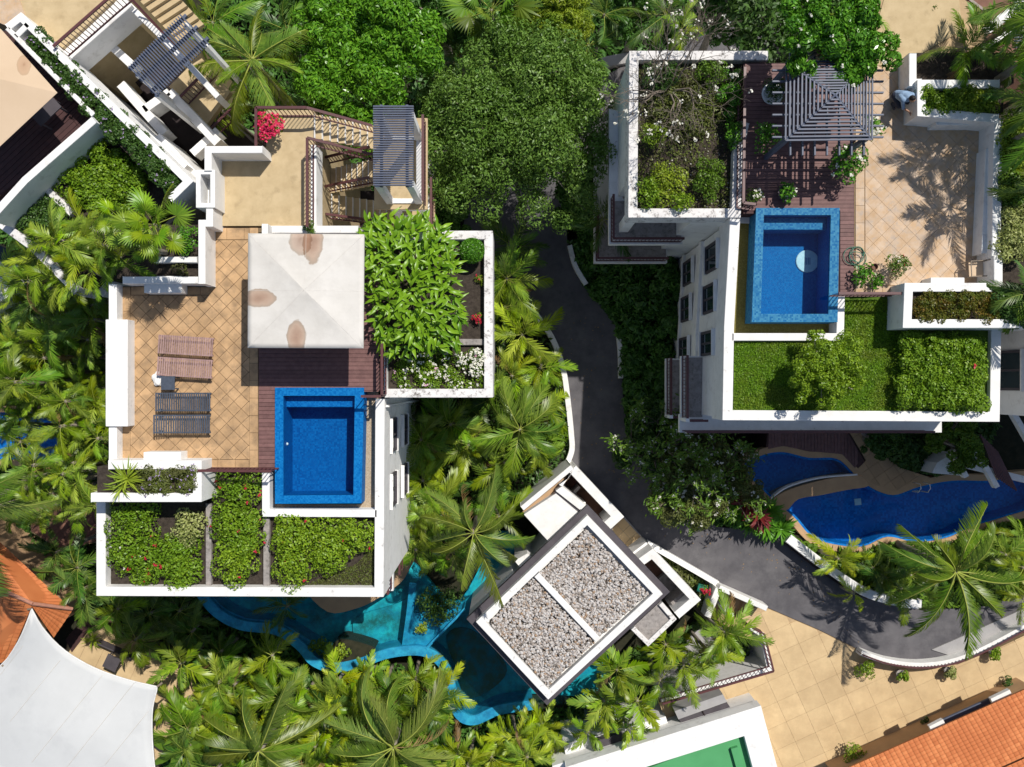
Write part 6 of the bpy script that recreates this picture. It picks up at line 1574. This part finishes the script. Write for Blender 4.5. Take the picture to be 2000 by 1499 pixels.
# top band
marks_t = [('the big dark tree', 1010,150), ('the stair tower', 780,230), ('the bare frangipani', 1330,80)]
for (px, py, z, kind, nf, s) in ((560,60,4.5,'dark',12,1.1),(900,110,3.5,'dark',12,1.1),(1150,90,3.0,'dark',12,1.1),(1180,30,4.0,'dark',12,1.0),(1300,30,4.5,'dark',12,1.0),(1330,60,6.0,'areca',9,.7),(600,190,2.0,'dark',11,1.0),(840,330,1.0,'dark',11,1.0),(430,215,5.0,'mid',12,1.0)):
    later(palm(px, py, z, kind, nf, None, s), px, py, 'dark feathery palm in the top shade garden', marks_t, 'palms of the top shade garden')
rank_labels()
# ---------------------------------------------------------------- crouching gardener
def capsules(segs, name, mat, parent, vox=.022):
    bm = bmesh.new()
    for a, b, ra, rb in segs:
        a, b = Vector(a), Vector(b)
        for p_, r_ in ((a, ra), (b, rb)):
            m_ = bmesh.ops.create_icosphere(bm, subdivisions=2, radius=r_)
            for v_ in m_['verts']: v_.co += p_
        for k in range(1, 6):
            t = k/6; m_ = bmesh.ops.create_icosphere(bm, subdivisions=2, radius=ra+(rb-ra)*t)
            for v_ in m_['verts']: v_.co += a.lerp(b, t)
    me = bpy.data.meshes.new(name); bm.to_mesh(me); bm.free(); me.materials.append(mat)
    o = link(name, me, parent, local=True); m = o.modifiers.new('skin', 'REMESH'); m.mode = 'VOXEL'; m.voxel_size = vox; m.use_smooth_shade = True
    return o
x, y = P(1764,190,T+.6); PE = E('person', (x, y, T+.01), 'gardener in pale blue shirt crouching beside the planted white wall', 'person', rz=math.radians(-62))
hip, kn = .30, .45
segs = []
for s in (-1, 1):
    segs += [((-.18, s*.11, .32), (.22, s*.16, .40), .095, .075), ((.22, s*.16, .40), (.0, s*.15, .07), .07, .05), ((.0, s*.15, .05), (.17, s*.16, .04), .045, .04)]
legs = segs
torso = [((-.18, 0, .34), (-.02, 0, .62), .15, .17), ((-.02, -.09, .64), (.12, -.17, .80), .12, .09), ((-.02, .09, .64), (.12, .17, .80), .12, .09), ((.0, 0, .62), (.12, 0, .80), .16, .14)]
arms = [((.13, -.20, .80), (.36, -.20, .62), .058, .046), ((.36, -.20, .62), (.56, -.10, .66), .042, .032), ((.13, .20, .80), (.12, .46, .80), .058, .046), ((.12, .46, .80), (.02, .68, .86), .042, .032)]
neck = [((.14, 0, .86), (.22, 0, .95), .06, .058), ((.24, 0, .99), (.27, 0, 1.02), .095, .10), ((.34, 0, 1.0), (.37, 0, .985), .022, .014), ((.26, -.1, .99), (.26, -.11, 1.0), .02, .02), ((.26, .1, .99), (.26, .11, 1.0), .02, .02)]
hands = []
for s in (-1, 1):
    wr = Vector((.56, -.10, .66)) if s < 0 else Vector((.02, .68, .86))
    n0 = len(hands); hands.append((wr, wr+Vector((.07, 0, .0)), .032, .034))
    for f in range(4):
        b = wr+Vector((.09, -.027+.018*f, .0)); ln = (.05,.06,.055,.042)[f]
        hands += [(b, b+Vector((ln*.6, 0, -.005)), .010, .009), (b+Vector((ln*.6, 0, -.005)), b+Vector((ln, 0, -.03)), .009, .008)]
    hands.append((wr+Vector((.03, -s*.03, 0)), wr+Vector((.075, -s*.06, -.01)), .011, .009))
    if s > 0:
        mr_ = Matrix.Rotation(math.radians(105), 3, 'Z')
        hands[n0:] = [(wr+mr_ @ (a-wr), wr+mr_ @ (b-wr), c_, d_) for a, b, c_, d_ in hands[n0:]]
capsules(legs+torso+arms+neck+hands, 'body', M['skin'], PE, .012)
capsules([(a, b, r0_+.016, r1_+.016) for a, b, r0_, r1_ in torso] + [(a, b, r0_+.018, r1_+.014) for a, b, r0_, r1_ in (arms[0], arms[2])], 'shirt', M['cloth'], PE, .016)
capsules([(a, b, r0_+.014, r1_+.014) for i, (a, b, r0_, r1_) in enumerate(legs) if i % 3 < 2] + [((-.18, -.06, .33), (-.18, .06, .33), .16, .16)], 'trousers', M['jean'], PE, .016)
capsules([((.215, 0, 1.02), (.25, 0, 1.045), .10, .098)], 'hair', M['hair'], PE, .012)
capsules([(a, b, r0_+.012, r1_+.012) for i, (a, b, r0_, r1_) in enumerate(legs) if i % 3 == 2], 'shoes', M['dark'], PE, .012)
